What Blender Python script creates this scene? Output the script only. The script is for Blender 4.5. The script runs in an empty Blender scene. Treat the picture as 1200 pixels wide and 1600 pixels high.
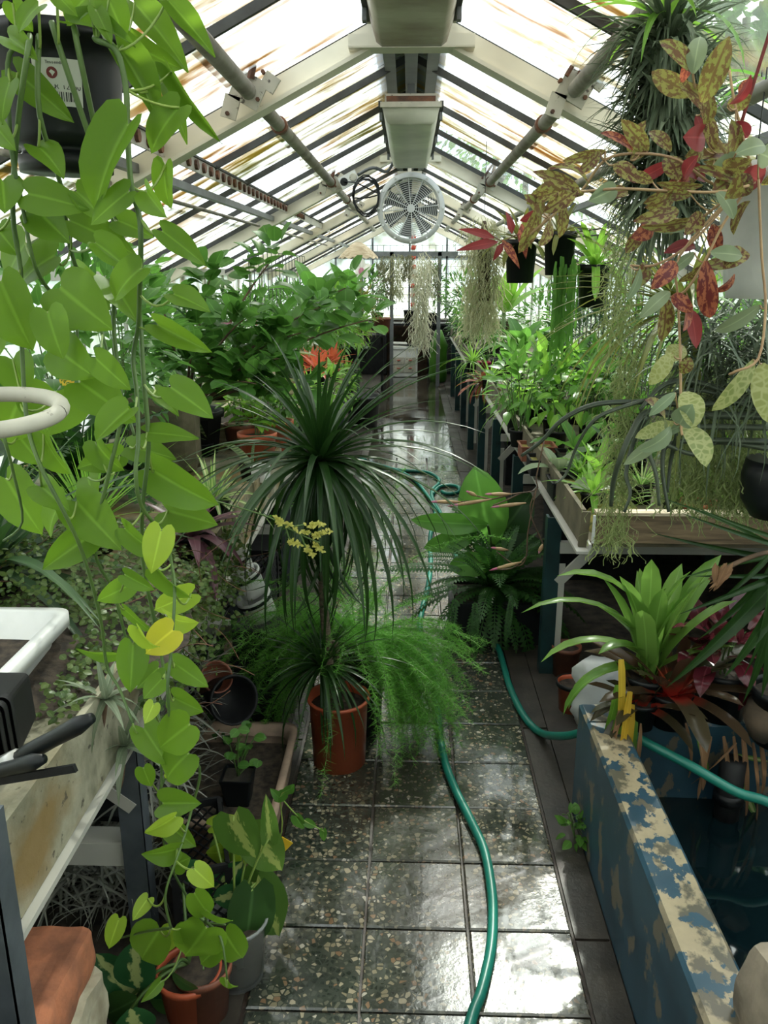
import bpy, math, random
import numpy as np
from mathutils import Vector, Matrix, Euler
R = random.Random(7)
PI = math.pi
rad = math.radians
C = bpy.context.scene.collection
SC = bpy.context.scene

# ---------------------------------------------------------------- camera
FPX = 1290.0
PITCH, YAW = rad(16.4), rad(1.704)
CAMZ = 1.6
cd = bpy.data.cameras.new('camera'); cam = bpy.data.objects.new('camera', cd); C.objects.link(cam)
cam.location = (0, 0, CAMZ); cam.rotation_euler = (PI / 2 - PITCH, 0, YAW)
cd.sensor_fit = 'VERTICAL'; cd.sensor_height = 24.0; cd.sensor_width = 18.0
cd.lens = FPX / 1600.0 * 24.0
cd.clip_start = 0.02; cd.clip_end = 200
SC.camera = cam

# ---------------------------------------------------------------- sky, sun, exposure
SKY, GLOW = 3.2, 26.0
SUN_AZ, SUN_EL = rad(14), rad(47)           # a little to the right of straight ahead
sdir = Vector((math.sin(SUN_AZ) * math.cos(SUN_EL), math.cos(SUN_AZ) * math.cos(SUN_EL), math.sin(SUN_EL)))
W = bpy.data.worlds.new('sky'); SC.world = W; W.use_nodes = True
nt = W.node_tree; nt.nodes.clear()
wo = nt.nodes.new('ShaderNodeOutputWorld'); bg = nt.nodes.new('ShaderNodeBackground')
tc = nt.nodes.new('ShaderNodeTexCoord'); nz = nt.nodes.new('ShaderNodeTexNoise')
nz.inputs['Scale'].default_value = 2.2; nz.inputs['Detail'].default_value = 5
cr = nt.nodes.new('ShaderNodeValToRGB')
cr.color_ramp.elements[0].position = .38; cr.color_ramp.elements[0].color = (.68, .80, 1, 1)
cr.color_ramp.elements[1].position = .62; cr.color_ramp.elements[1].color = (1, .99, .96, 1)
nt.links.new(tc.outputs['Generated'], nz.inputs['Vector']); nt.links.new(nz.outputs['Fac'], cr.inputs['Fac'])
nt.links.new(cr.outputs['Color'], bg.inputs['Color']); bg.inputs['Strength'].default_value = SKY
sd = bpy.data.lights.new('sun', 'SUN'); sun = bpy.data.objects.new('sun', sd); C.objects.link(sun)
sd.energy = 7.0; sd.angle = rad(1.6); sd.color = (1, .95, .84)
# bright haze round the sun
dt = nt.nodes.new('ShaderNodeVectorMath'); dt.operation = 'DOT_PRODUCT'; dt.inputs[1].default_value = sdir
nt.links.new(tc.outputs['Generated'], dt.inputs[0])
mx_ = nt.nodes.new('ShaderNodeMath'); mx_.operation = 'MAXIMUM'; nt.links.new(dt.outputs['Value'], mx_.inputs[0]); mx_.inputs[1].default_value = 0
pw = nt.nodes.new('ShaderNodeMath'); pw.operation = 'POWER'; nt.links.new(mx_.outputs[0], pw.inputs[0]); pw.inputs[1].default_value = 60
b2 = nt.nodes.new('ShaderNodeBackground'); b2.inputs['Color'].default_value = (1, .97, .90, 1)
ms_ = nt.nodes.new('ShaderNodeMath'); ms_.operation = 'MULTIPLY'; nt.links.new(pw.outputs[0], ms_.inputs[0]); ms_.inputs[1].default_value = GLOW
nt.links.new(ms_.outputs[0], b2.inputs['Strength'])
ad = nt.nodes.new('ShaderNodeAddShader'); nt.links.new(bg.outputs[0], ad.inputs[0]); nt.links.new(b2.outputs[0], ad.inputs[1])
nt.links.new(ad.outputs[0], wo.inputs['Surface'])
sun.rotation_euler = sdir.to_track_quat('Z', 'Y').to_euler()
SC.view_settings.view_transform = 'Standard'; SC.view_settings.look = 'None'
SC.view_settings.gamma = 1.0; SC.view_settings.use_curve_mapping = False
SC.view_settings.exposure = 0.3
SC.cycles.max_bounces = 10; SC.cycles.transparent_max_bounces = 24; SC.cycles.diffuse_bounces = 5
SC.cycles.sample_clamp_indirect = 6.0; SC.cycles.caustics_reflective = False; SC.cycles.caustics_refractive = False

# ---------------------------------------------------------------- helpers
def ray(u, v):
    xc, yc = (u - 600) / FPX, (800 - v) / FPX
    cy, sy, cp, sp = math.cos(YAW), math.sin(YAW), math.cos(PITCH), math.sin(PITCH)
    r = Vector((cy, sy, 0)); f = Vector((-sy * cp, cy * cp, -sp)); up = Vector((-sy * sp, cy * sp, cp))
    return r * xc + up * yc + f
def P(u, v, Y=None, X=None, Z=None):
    """a point of the photograph as a point of the place, given one of its coordinates"""
    d = ray(u, v)
    k = Y / d.y if Y is not None else X / d.x if X is not None else (Z - CAMZ) / d.z
    return Vector((0, 0, CAMZ)) + d * k
def rnd(a, b): return R.uniform(a, b)

class MB:
    def __init__(s): s.v = []; s.f = []; s.uv = []; s.n = 0
    def add(s, v, f, uv=None):
        v = np.asarray(v, dtype=np.float64).reshape(-1, 3)
        s.v.append(v); s.uv.append(np.zeros((len(v), 2)) if uv is None else np.asarray(uv, dtype=np.float64))
        for a in (f if isinstance(f, list) and f and isinstance(f[0], np.ndarray) else [f]):
            if isinstance(a, np.ndarray): s.f.append(a + s.n)
            else:
                by = {}
                for q in a: by.setdefault(len(q), []).append(q)
                for q in by.values(): s.f.append(np.array(q, dtype=np.int64) + s.n)
        s.n += len(v); return s
    def box(s, c, d, rot=None):
        x, y, z = (k / 2 for k in d)
        v = [(-x, -y, -z), (x, -y, -z), (x, y, -z), (-x, y, -z), (-x, -y, z), (x, -y, z), (x, y, z), (-x, y, z)]
        if rot is not None:
            m = rot if isinstance(rot, Matrix) else Euler(rot).to_matrix()
            v = [m @ Vector(p) for p in v]
        v = [(p[0] + c[0], p[1] + c[1], p[2] + c[2]) for p in v]
        return s.add(v, [(0, 3, 2, 1), (4, 5, 6, 7), (0, 1, 5, 4), (1, 2, 6, 5), (2, 3, 7, 6), (3, 0, 4, 7)])
    def bar(s, a, b, w, h, up=(0, 0, 1)):
        a, b = Vector(a), Vector(b); y = (b - a).normalized(); x = y.cross(Vector(up)).normalized(); z = x.cross(y)
        return s.box((a + b) / 2, (w, (b - a).length, h), Matrix((x, y, z)).transposed())
    def tube(s, pts, r, n=6, cap=True):
        pts = [Vector(p) for p in pts]; k = len(pts)
        rr = r if isinstance(r, (list, tuple)) else [r] * k
        vs = []; ref = None
        for i, p in enumerate(pts):
            t = (pts[min(i + 1, k - 1)] - pts[max(i - 1, 0)])
            if t.length < 1e-9: t = Vector((0, 0, 1))
            t.normalize()
            if ref is None: ref = t.cross(Vector((0, 0, 1)) if abs(t.z) < .9 else Vector((1, 0, 0))).normalized()
            else:
                ref = ref - t * ref.dot(t); ref.normalize()
            b = t.cross(ref)
            for j in range(n):
                a = 2 * PI * j / n; vs.append(p + (ref * math.cos(a) + b * math.sin(a)) * rr[i])
        f = [(i * n + j, i * n + (j + 1) % n, (i + 1) * n + (j + 1) % n, (i + 1) * n + j) for i in range(k - 1) for j in range(n)]
        if cap: f.append(tuple(range(n - 1, -1, -1))); f.append(tuple((k - 1) * n + j for j in range(n)))
        uv = [(j / n, i / max(1, k - 1)) for i in range(k) for j in range(n)]
        return s.add(vs, f, uv)
    def lathe(s, prof, n=20, c=(0, 0, 0), m=None):
        vs = [Vector((r * math.cos(2 * PI * j / n), r * math.sin(2 * PI * j / n), z)) for r, z in prof for j in range(n)]
        if m is not None: vs = [m @ p for p in vs]
        vs = [(p[0] + c[0], p[1] + c[1], p[2] + c[2]) for p in vs]
        k = len(prof)
        return s.add(vs, [(i * n + j, i * n + (j + 1) % n, (i + 1) * n + (j + 1) % n, (i + 1) * n + j) for i in range(k - 1) for j in range(n)])
    def disc(s, r, z, n=20, c=(0, 0, 0)):
        return s.add([(c[0] + r * math.cos(2 * PI * j / n), c[1] + r * math.sin(2 * PI * j / n), c[2] + z) for j in range(n)], [tuple(range(n))])
    def tpl(s, t, M):
        v, f, uv = t; a = np.array(M)
        return s.add(v @ a[:3, :3].T + a[:3, 3], f, uv)
    def mesh(s, name, mat, smooth=True, shift=None):
        me = bpy.data.meshes.new(name)
        v = np.concatenate(s.v); uv = np.concatenate(s.uv)
        if shift is not None: v = v - np.array(shift)
        me.vertices.add(len(v)); me.vertices.foreach_set('co', v.ravel())
        tot = np.concatenate([np.full(len(a), a.shape[1]) for a in s.f]); li = np.concatenate([a.ravel() for a in s.f])
        st = np.concatenate([[0], np.cumsum(tot)[:-1]])
        me.loops.add(len(li)); me.loops.foreach_set('vertex_index', li.astype(np.int32))
        me.polygons.add(len(tot)); me.polygons.foreach_set('loop_start', st.astype(np.int32))
        me.update(calc_edges=True); me.validate()
        ul = me.uv_layers.new(name='uv')
        if len(ul.data) == len(li): ul.data.foreach_set('uv', uv[li].ravel())
        me.polygons.foreach_set('use_smooth', np.full(len(me.polygons), bool(smooth)))
        if mat is not None: me.materials.append(mat)
        return me

def thing(name, label, cat, loc=(0, 0, 0), group=None):
    o = bpy.data.objects.new(name, None); C.objects.link(o); o.location = loc; o.empty_display_size = .05
    o['label'] = label; o['category'] = cat
    if group: o['group'] = group
    return o
def obj(name, mb, mat=None, parent=None, world=False, smooth=False, kind=None, label=None):
    """link MB (or a ready mesh) as ONE object; world=True: its points are in the place, not in the parent"""
    sh = None
    if isinstance(mb, MB):
        if world and parent is not None:
            sh = Vector(parent.location)
            if parent.parent is not None: sh = sh + Vector(parent.parent.location)
        mb = mb.mesh(name, mat, smooth, sh)
    o = bpy.data.objects.new(name, mb); C.objects.link(o)
    if parent is not None: o.parent = parent
    if kind: o['kind'] = kind
    if label: o['label'] = label
    return o
def single(name, mb, mat, label, cat, group=None, smooth=False, kind=None):
    """a thing that is one mesh; its origin goes to the middle of its foot"""
    v = np.concatenate(mb.v); lo, hi = v.min(0), v.max(0); c = ((lo[0] + hi[0]) / 2, (lo[1] + hi[1]) / 2, lo[2])
    o = bpy.data.objects.new(name, mb.mesh(name, mat, smooth, c)); C.objects.link(o); o.location = c
    o['label'] = label; o['category'] = cat
    if group: o['group'] = group
    if kind: o['kind'] = kind
    return o
def copy_tree(root, loc, label, rz=0.0, s=1.0):
    r = root.copy(); C.objects.link(r); r.location = loc; r.rotation_euler = (0, 0, rz); r.scale = (s, s, s); r['label'] = label
    for ch in root.children:
        c = ch.copy(); C.objects.link(c); c.parent = r
        for g in ch.children:
            d = g.copy(); C.objects.link(d); d.parent = c
    return r
def arc(a, b, sag=.02, n=6, side=(0, 0, 0)):
    a, b = Vector(a), Vector(b); s = Vector(side)
    return [a.lerp(b, i / n) + Vector((0, 0, -sag)) * 4 * (i / n) * (1 - i / n) + s * 4 * (i / n) * (1 - i / n) for i in range(n + 1)]
def smoothline(pts, k=4):
    pts = [Vector(p) for p in pts]; out = []
    for i in range(len(pts) - 1):
        p0, p1, p2, p3 = pts[max(i - 1, 0)], pts[i], pts[i + 1], pts[min(i + 2, len(pts) - 1)]
        for j in range(k):
            t = j / k
            out.append(.5 * ((2 * p1) + (p2 - p0) * t + (2 * p0 - 5 * p1 + 4 * p2 - p3) * t * t + (3 * p1 - p0 - 3 * p2 + p3) * t ** 3))
    return out + [pts[-1]]
def orient(loc, d, up, sx=1., sy=1., sz=1.):
    y = Vector(d).normalized(); z = Vector(up); z = z - y * z.dot(y)
    if z.length < 1e-4: z = y.orthogonal()
    z.normalize(); x = y.cross(z)
    M = Matrix((x * sx, y * sy, z * sz)).transposed().to_4x4(); M.translation = loc
    return M

# ---------------------------------------------------------------- materials
class NT:
    def __init__(s, name):
        s.m = bpy.data.materials.new(name); s.m.use_nodes = True; s.t = s.m.node_tree; s.t.nodes.clear()
        s.out = s.n('OutputMaterial')
    def n(s, typ, **kw):
        o = s.t.nodes.new('ShaderNode' + typ)
        for k, v in kw.items():
            if hasattr(o, k): setattr(o, k, v)
        return o
    def l(s, a, b): s.t.links.new(a, b)
    def pos(s, scale=(1, 1, 1), rnd=False):
        g = s.n('NewGeometry'); mp = s.n('Mapping'); mp.inputs['Scale'].default_value = scale; s.l(g.outputs['Position'], mp.inputs['Vector'])
        return mp.outputs['Vector']
    def objco(s, scale=(1, 1, 1)):
        g = s.n('TexCoord'); mp = s.n('Mapping'); mp.inputs['Scale'].default_value = scale; s.l(g.outputs['Object'], mp.inputs['Vector'])
        return mp.outputs['Vector']
    def noise(s, scale, vec=None, detail=4, rough=.55):
        o = s.n('TexNoise'); o.inputs['Scale'].default_value = scale; o.inputs['Detail'].default_value = detail; o.inputs['Roughness'].default_value = rough
        s.l(vec if vec is not None else s.pos(), o.inputs['Vector']); return o.outputs['Fac']
    def ramp(s, fac, stops, interp='LINEAR'):
        o = s.n('ValToRGB'); e = o.color_ramp.elements; o.color_ramp.interpolation = interp
        while len(e) < len(stops): e.new(.5)
        for k, (p, c) in zip(e, stops):
            k.position = p; k.color = tuple(c) + (1,) if not isinstance(c, (int, float)) else (c, c, c, 1)
        s.l(fac, o.inputs['Fac']); return o.outputs['Color']
    def mix(s, fac, a, b, typ='MIX'):
        o = s.n('MixRGB', blend_type=typ)
        for k, v in (('Fac', fac), ('Color1', a), ('Color2', b)):
            if isinstance(v, (int, float)): o.inputs[k].default_value = v if k == 'Fac' else (v, v, v, 1)
            elif isinstance(v, tuple): o.inputs[k].default_value = v + (1,)
            else: s.l(v, o.inputs[k])
        return o.outputs['Color']
    def math(s, op, a, b=0.):
        o = s.n('Math', operation=op)
        for k, v in ((0, a), (1, b)):
            if isinstance(v, (int, float)): o.inputs[k].default_value = v
            else: s.l(v, o.inputs[k])
        return o.outputs[0]
    def bsdf(s, col, rough=.5, metal=0., spec=.5, bump=None, bstr=.3, bdist=.01, coat=0.):
        b = s.n('BsdfPrincipled')
        for k, v in (('Base Color', col), ('Roughness', rough), ('Metallic', metal)):
            if isinstance(v, (int, float)): b.inputs[k].default_value = v
            elif isinstance(v, tuple): b.inputs[k].default_value = v + (1,)
            else: s.l(v, b.inputs[k])
        b.inputs['Specular IOR Level'].default_value = spec; b.inputs['Coat Weight'].default_value = coat
        if bump is not None:
            bp = s.n('Bump'); bp.inputs['Strength'].default_value = bstr; bp.inputs['Distance'].default_value = bdist
            s.l(bump, bp.inputs['Height']); s.l(bp.outputs['Normal'], b.inputs['Normal'])
        return b
    def end(s, sh): s.l(sh.outputs[0], s.out.inputs['Surface']); return s.m

def simple(name, c1, c2=None, scale=8., rough=.5, metal=0., bump=.15, spec=.5, lo=.35, hi=.65, stretch=(1, 1, 1), own=True):
    t = NT(name); c2 = c2 or tuple(k * .7 for k in c1)
    vec = t.objco(stretch) if own else t.pos(stretch)
    f = t.noise(scale, vec, 6); col = t.ramp(f, [(lo, c2), (hi, c1)])
    return t.end(t.bsdf(col, rough, metal, spec, bump=f if bump else None, bstr=bump, bdist=.005))
def worn(name, paint, under, scale=14., cut=.55, soft=.03, rough=.5, extra=None, stretch=(1, 1, 1), bump=.4):
    """paint flaked off what is below"""
    t = NT(name); f = t.noise(scale, t.pos(stretch), 8, .62); g = t.noise(scale * .35, t.pos(), 3)
    pm = t.ramp(g, [(.35, tuple(k * .75 for k in paint)), (.65, paint)])
    if extra: pm = t.mix(t.ramp(t.noise(scale * .5, t.pos((1.3, 1.1, 1.2)), 6), [(.52, 0.), (.56, 1.)]), pm, extra)
    k = t.ramp(f, [(cut, 0.), (cut + soft, 1.)])
    return t.end(t.bsdf(t.mix(k, pm, under), rough, bump=k, bstr=-bump, bdist=.003))
def leafmat(name, c1, c2, rough=.38, trans=.38, pat=None, pc=None, back=None, spec=.3, tcol=None):
    t = NT(name)
    oi = t.n('ObjectInfo'); ge = t.n('NewGeometry'); uvn = t.n('UVMap'); sp = t.n('SeparateXYZ'); t.l(uvn.outputs['UV'], sp.inputs[0])
    rn = t.math('FRACT', t.math('ADD', oi.outputs['Random'], ge.outputs['Random Per Island']))
    col = t.mix(rn, c1, c2)
    nf = t.noise(9., t.pos(), 3)
    col = t.mix(t.math('MULTIPLY', nf, .45), col, tuple(k * .55 for k in c1))
    cx = t.math('ABSOLUTE', t.math('SUBTRACT', sp.outputs['X'], .5))
    if pat == 'mottle':
        f = t.noise(7.5, t.objco((1.5, 1., 1)), 5, .6)
        k = t.ramp(f, [(.47, 0.), (.52, 1.)]); mid = t.ramp(cx, [(.03, 1.), (.07, 0.)])
        mott = t.mix(t.math('MAXIMUM', k, mid), col, pc)
        col = mott if back is None else t.mix(ge.outputs['Backfacing'], mott, back)
    elif pat == 'net':
        vo = t.n('TexVoronoi', feature='DISTANCE_TO_EDGE'); vo.inputs['Scale'].default_value = 9.; t.l(t.objco(), vo.inputs['Vector'])
        col = t.mix(t.ramp(vo.outputs['Distance'], [(.05, 1.), (.2, 0.)]), col, pc)
    elif pat == 'centre':
        f = t.noise(7., t.objco((2.5, .8, 1)), 4)
        k = t.ramp(t.math('ADD', cx, t.math('MULTIPLY', f, .5)), [(.34, 1.), (.40, 0.)])
        col = t.mix(k, col, pc)
    elif pat == 'stripe':
        col = t.mix(t.ramp(cx, [(.18, 1.), (.24, 0.)]), col, pc)
    elif pat == 'edge':
        col = t.mix(t.ramp(cx, [(.30, 0.), (.36, 1.)]), col, pc)
    elif pat == 'band':
        w = t.n('TexWave', wave_type='BANDS', bands_direction='Y'); w.inputs['Scale'].default_value = 4.; w.inputs['Distortion'].default_value = 2.; t.l(t.objco(), w.inputs['Vector'])
        col = t.mix(t.ramp(w.outputs['Fac'], [(.45, 0.), (.6, 1.)]), col, pc)
    elif pat == 'base':
        col = t.mix(t.ramp(sp.outputs['Y'], [(.05, 1.), (.36, 0.)]), col, pc)
    else:
        col = t.mix(t.ramp(cx, [(.012, .6), (.05, 0.)]), col, tuple(min(1, k * 1.5 + .02) for k in c2))
    b = t.bsdf(col, rough, 0., spec)
    tr = t.n('BsdfTranslucent')
    t.l(t.mix(.5, col, tcol or tuple(min(1, k * 1.9) for k in c2)), tr.inputs['Color'])
    mx = t.n('MixShader'); mx.inputs[0].default_value = trans; t.l(b.outputs[0], mx.inputs[1]); t.l(tr.outputs[0], mx.inputs[2])
    return t.end(mx)

M = {}
def terrazzo(name, far=False):
    t = NT(name); p = t.pos()
    vo = t.n('TexVoronoi', feature='F1'); vo.inputs['Scale'].default_value = 76.; t.l(p, vo.inputs['Vector'])
    ve = t.n('TexVoronoi', feature='DISTANCE_TO_EDGE'); ve.inputs['Scale'].default_value = 76.; t.l(p, ve.inputs['Vector'])
    sp = t.n('SeparateColor'); t.l(vo.outputs['Color'], sp.inputs[0])
    chip = t.ramp(sp.outputs[0], [(0., (.020, .026, .020)), (.30, (.045, .052, .040)), (.50, (.09, .09, .066)), (.66, (.18, .155, .10)), (.80, (.26, .225, .155)), (.91, (.17, .105, .06)), (.97, (.36, .33, .27))], 'CONSTANT')
    size = t.math('MULTIPLY', sp.outputs[1], .20)
    k = t.ramp(t.math('SUBTRACT', ve.outputs['Distance'], size), [(.015, 0.), (.05, 1.)])
    base = t.ramp(t.noise(3., p, 4), [(.35, (.024, .029, .023)), (.65, (.046, .053, .040))])
    col = t.mix(k, base, chip)
    dirt = t.noise(1.3, t.pos((1, .6, 1)), 6)
    col = t.mix(t.ramp(dirt, [(.46, 0.), (.66, .8)]), col, (.036, .025, .018))
    gx = t.n('SeparateXYZ'); t.l(p, gx.inputs[0])
    if far:
        br = t.n('TexBrick'); mp = t.pos()
        br.offset = 0.; br.inputs['Scale'].default_value = 1.; br.inputs['Brick Width'].default_value = .261; br.inputs['Row Height'].default_value = .2465
        br.inputs['Mortar Size'].default_value = .004; br.inputs['Color1'].default_value = br.inputs['Color2'].default_value = (0, 0, 0, 1); br.inputs['Mortar'].default_value = (1, 1, 1, 1)
        t.l(mp, br.inputs['Vector']); col = t.mix(br.outputs['Color'], col, (.03, .02, .015))
    wet = t.noise(2.6, t.pos((1, .7, 1)), 5, .6)
    if far: col = t.mix(.5, col, (.022, .016, .012))
    rough = t.ramp(wet, [(.40, .025), (.60, .13)]) if far else t.ramp(wet, [(.36, .04), (.50, .12), (.66, .26)])
    bmp = t.noise(38., p, 5, .7); big = t.noise(7., p, 3)
    h = t.math('ADD', t.math('MULTIPLY', bmp, t.ramp(wet, [(.42, .05), (.6, 1.)])), t.math('MULTIPLY', big, .7))
    return t.end(t.bsdf(col, rough, 0., .6, bump=h, bstr=.22, bdist=.006, coat=.35))
M['tile'] = terrazzo('wet_terrazzo'); M['tilefar'] = terrazzo('wet_terrazzo_far', True)
def wetconc(name, a, b, sc=6.):
    t = NT(name); f = t.noise(sc, t.pos(), 8, .65); g = t.noise(2.2, t.pos((1, .5, 1)), 4)
    return t.end(t.bsdf(t.ramp(f, [(.35, a), (.68, b)]), t.ramp(g, [(.4, .28), (.62, .6)]), 0., .5, bump=f, bstr=.5, bdist=.01))
M['strip'] = wetconc('wet_concrete', (.014, .012, .010), (.055, .046, .036))
M['soil'] = simple('dark_soil', (.075, .055, .038), (.018, .014, .010), 40, .9, bump=.8, own=False)
M['gravel'] = simple('ground_under_benches', (.060, .048, .034), (.012, .010, .008), 18, .85, bump=.9, own=False)
M['joint'] = wetconc('brown_joint', (.018, .012, .009), (.05, .032, .024), 30.)
M['moss'] = simple('moss_ground', (.30, .26, .06), (.05, .07, .012), 35, .9, bump=.8, own=False)
M['white'] = worn('cream_painted_steel', (.72, .68, .56), (.22, .13, .075), 9., .70, .03, .45)
M['white2'] = worn('greyed_white_paint', (.50, .49, .44), (.20, .15, .10), 7., .68, .05, .5)
M['galv'] = simple('grey_steel', (.20, .215, .23), (.12, .13, .14), 6, .45, .3, .05)
M['bar'] = simple('dark_glazing_bar', (.055, .058, .055), (.03, .03, .028), 12, .55, .2, .1)
M['postgreen'] = simple('dark_green_post', (.012, .045, .048), (.006, .02, .022), 9, .4, 0, .1)
M['postgrey'] = simple('slate_grey_post', (.085, .10, .115), (.05, .06, .07), 14, .5, .1, .15)
M['pipe'] = simple('grey_pipe_paint', (.30, .285, .245), (.17, .15, .125), 9, .5, .1, .2, own=False)
M['rust'] = simple('rusted_iron', (.20, .085, .045), (.07, .04, .03), 22, .8, .2, .6)
M['fibrer'] = simple('lichen_grey_board', (.155, .130, .082), (.038, .038, .018), 7, .85, 0, .6, own=False, lo=.3, hi=.65)
def board(name):
    t = NT(name); f = t.noise(9., t.pos(), 8, .65); g = t.noise(2.6, t.pos((1, 1, 2)), 5); h = t.noise(40., t.pos(), 4)
    base = t.ramp(f, [(.3, (.14, .135, .085)), (.62, (.34, .32, .235))])
    col = t.mix(t.ramp(g, [(.46, 0.), (.62, .85)]), base, (.22, .14, .045)); col = t.mix(t.ramp(t.noise(4., t.pos((1, 2, 1)), 5), [(.52, 0.), (.66, .8)]), col, (.055, .06, .03))
    col = t.mix(t.ramp(h, [(.62, 0.), (.68, .8)]), col, (.04, .035, .025))
    return t.end(t.bsdf(col, .85, 0., .4, bump=f, bstr=.5, bdist=.006))
M['fibre'] = board('mossy_fibre_board')
M['wood'] = simple('weathered_board', (.20, .14, .075), (.075, .05, .028), 6, .75, 0, .4, stretch=(1, 12, 12), own=False)
M['woodpale'] = simple('pale_planed_board', (.58, .50, .36), (.36, .28, .18), 8, .7, 0, .3, stretch=(1, 6, 12))
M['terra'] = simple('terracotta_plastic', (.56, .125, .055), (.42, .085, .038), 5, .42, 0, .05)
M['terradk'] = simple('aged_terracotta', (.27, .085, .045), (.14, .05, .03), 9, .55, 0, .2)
M['black'] = simple('black_plastic', (.007, .009, .010), (.004, .005, .006), 9, .42, 0, .05, spec=.3)
M['blackm'] = simple('dull_black_plastic', (.013, .014, .015), (.006, .006, .007), 20, .6, 0, .2, spec=.25)
M['grey'] = simple('grey_plastic', (.10, .105, .11), (.06, .065, .07), 6, .4, 0, .05)
M['wplastic'] = simple('white_plastic', (.72, .72, .70), (.55, .56, .55), 6, .35, 0, .03)
M['dirtywhite'] = worn('weathered_white_plastic', (.50, .48, .40), (.06, .052, .04), 34., .60, .06, .6)
M['hose'] = simple('green_hose', (.012, .185, .135), (.008, .12, .09), 3, .35, 0, .02)
M['steel'] = simple('tool_steel', (.45, .45, .44), (.30, .28, .26), 14, .35, .9, .05)
M['mortar'] = simple('lime_plaster', (.62, .57, .43), (.30, .26, .18), 9, .9, 0, .8, own=False)
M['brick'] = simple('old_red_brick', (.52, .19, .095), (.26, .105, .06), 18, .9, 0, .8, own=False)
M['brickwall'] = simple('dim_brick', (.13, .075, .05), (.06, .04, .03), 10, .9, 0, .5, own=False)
M['stone'] = simple('pale_sandstone', (.27, .225, .165), (.12, .10, .075), 11, .9, 0, .9, own=False)
M['rock'] = simple('mossy_slab', (.15, .13, .08), (.06, .06, .03), 9, .9, 0, .8, own=False)
M['yellow'] = simple('yellow_sticky_card', (.75, .50, .03), (.65, .40, .02), 6, .5, 0, .0)
M['stem'] = simple('green_stem', (.10, .17, .04), (.05, .10, .025), 8, .5, 0, .1)
M['petiole'] = simple('pale_green_stem', (.26, .36, .07), (.16, .26, .05), 8, .45, 0, .05)
M['twig'] = simple('brown_twig', (.16, .095, .055), (.07, .045, .03), 20, .75, 0, .4)
M['cane'] = simple('ringed_cane', (.16, .125, .085), (.06, .045, .03), 30, .8, 0, .6, stretch=(1, 1, 6))
M['tan'] = simple('tan_stem', (.42, .28, .14), (.28, .17, .09), 12, .6, 0, .1)
M['fan'] = simple('fan_grey_white', (.56, .57, .56), (.44, .45, .44), 5, .4, 0, .03)
M['diff'] = simple('milky_diffuser', (.60, .61, .50), (.40, .41, .34), 3, .35, 0, .03)
M['diffbrown'] = simple('stained_diffuser', (.44, .42, .33), (.20, .15, .095), 2.2, .45, 0, .03, own=False, stretch=(1, 1.5, 1), lo=.40, hi=.60)
M['water'] = simple('dark_water', (.004, .012, .014), (.002, .006, .008), 3, .04, 0, .04)
M['print'] = simple('dark_print', (.02, .02, .02), (.015, .015, .015), 3, .6, 0, 0)
M['maroon'] = simple('maroon_print', (.20, .03, .03), (.15, .02, .02), 3, .6, 0, 0)
M['labelw'] = simple('label_paper', (.66, .66, .60), (.60, .60, .55), 3, .6, 0, 0)
M['redstripe'] = simple('red_band', (.55, .08, .05), (.45, .06, .04), 3, .5, 0, 0)
M['pink'] = simple('pink_pot', (.55, .03, .12), (.4, .02, .08), 3, .4, 0, 0)
M['grass'] = simple('meadow', (.10, .20, .04), (.05, .11, .02), 2, .9, 0, .3, own=False)
M['bark'] = simple('tree_bark', (.12, .085, .055), (.05, .038, .025), 14, .9, 0, .8)
def bluepaint():
    t = NT('flaking_blue_paint'); p = t.pos()
    f = t.noise(17., t.pos((1, .75, .55)), 9, .6); u = t.n('NewGeometry'); sp = t.n('SeparateXYZ'); t.l(u.outputs['Normal'], sp.inputs[0])
    top = t.ramp(sp.outputs['Z'], [(.5, 0.), (.9, 1.)])
    thr = t.math('ADD', f, t.math('MULTIPLY', top, .10))
    k = t.ramp(thr, [(.565, 0.), (.58, 1.)])
    blue = t.ramp(t.noise(7., p, 5), [(.3, (.013, .040, .062)), (.7, (.027, .078, .115))])
    g = t.noise(6.5, t.pos((1.2, 1, 1)), 7, .6)
    under = t.mix(top, (.13, .115, .085), t.ramp(g, [(.46, (.085, .078, .055)), (.50, (.29, .24, .15)), (.58, (.33, .27, .17)), (.62, (.10, .088, .062))]))
    return t.end(t.bsdf(t.mix(k, blue, under), .38, 0., .5, bump=k, bstr=-.6, bdist=.004))
M['blue'] = bluepaint()
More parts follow.
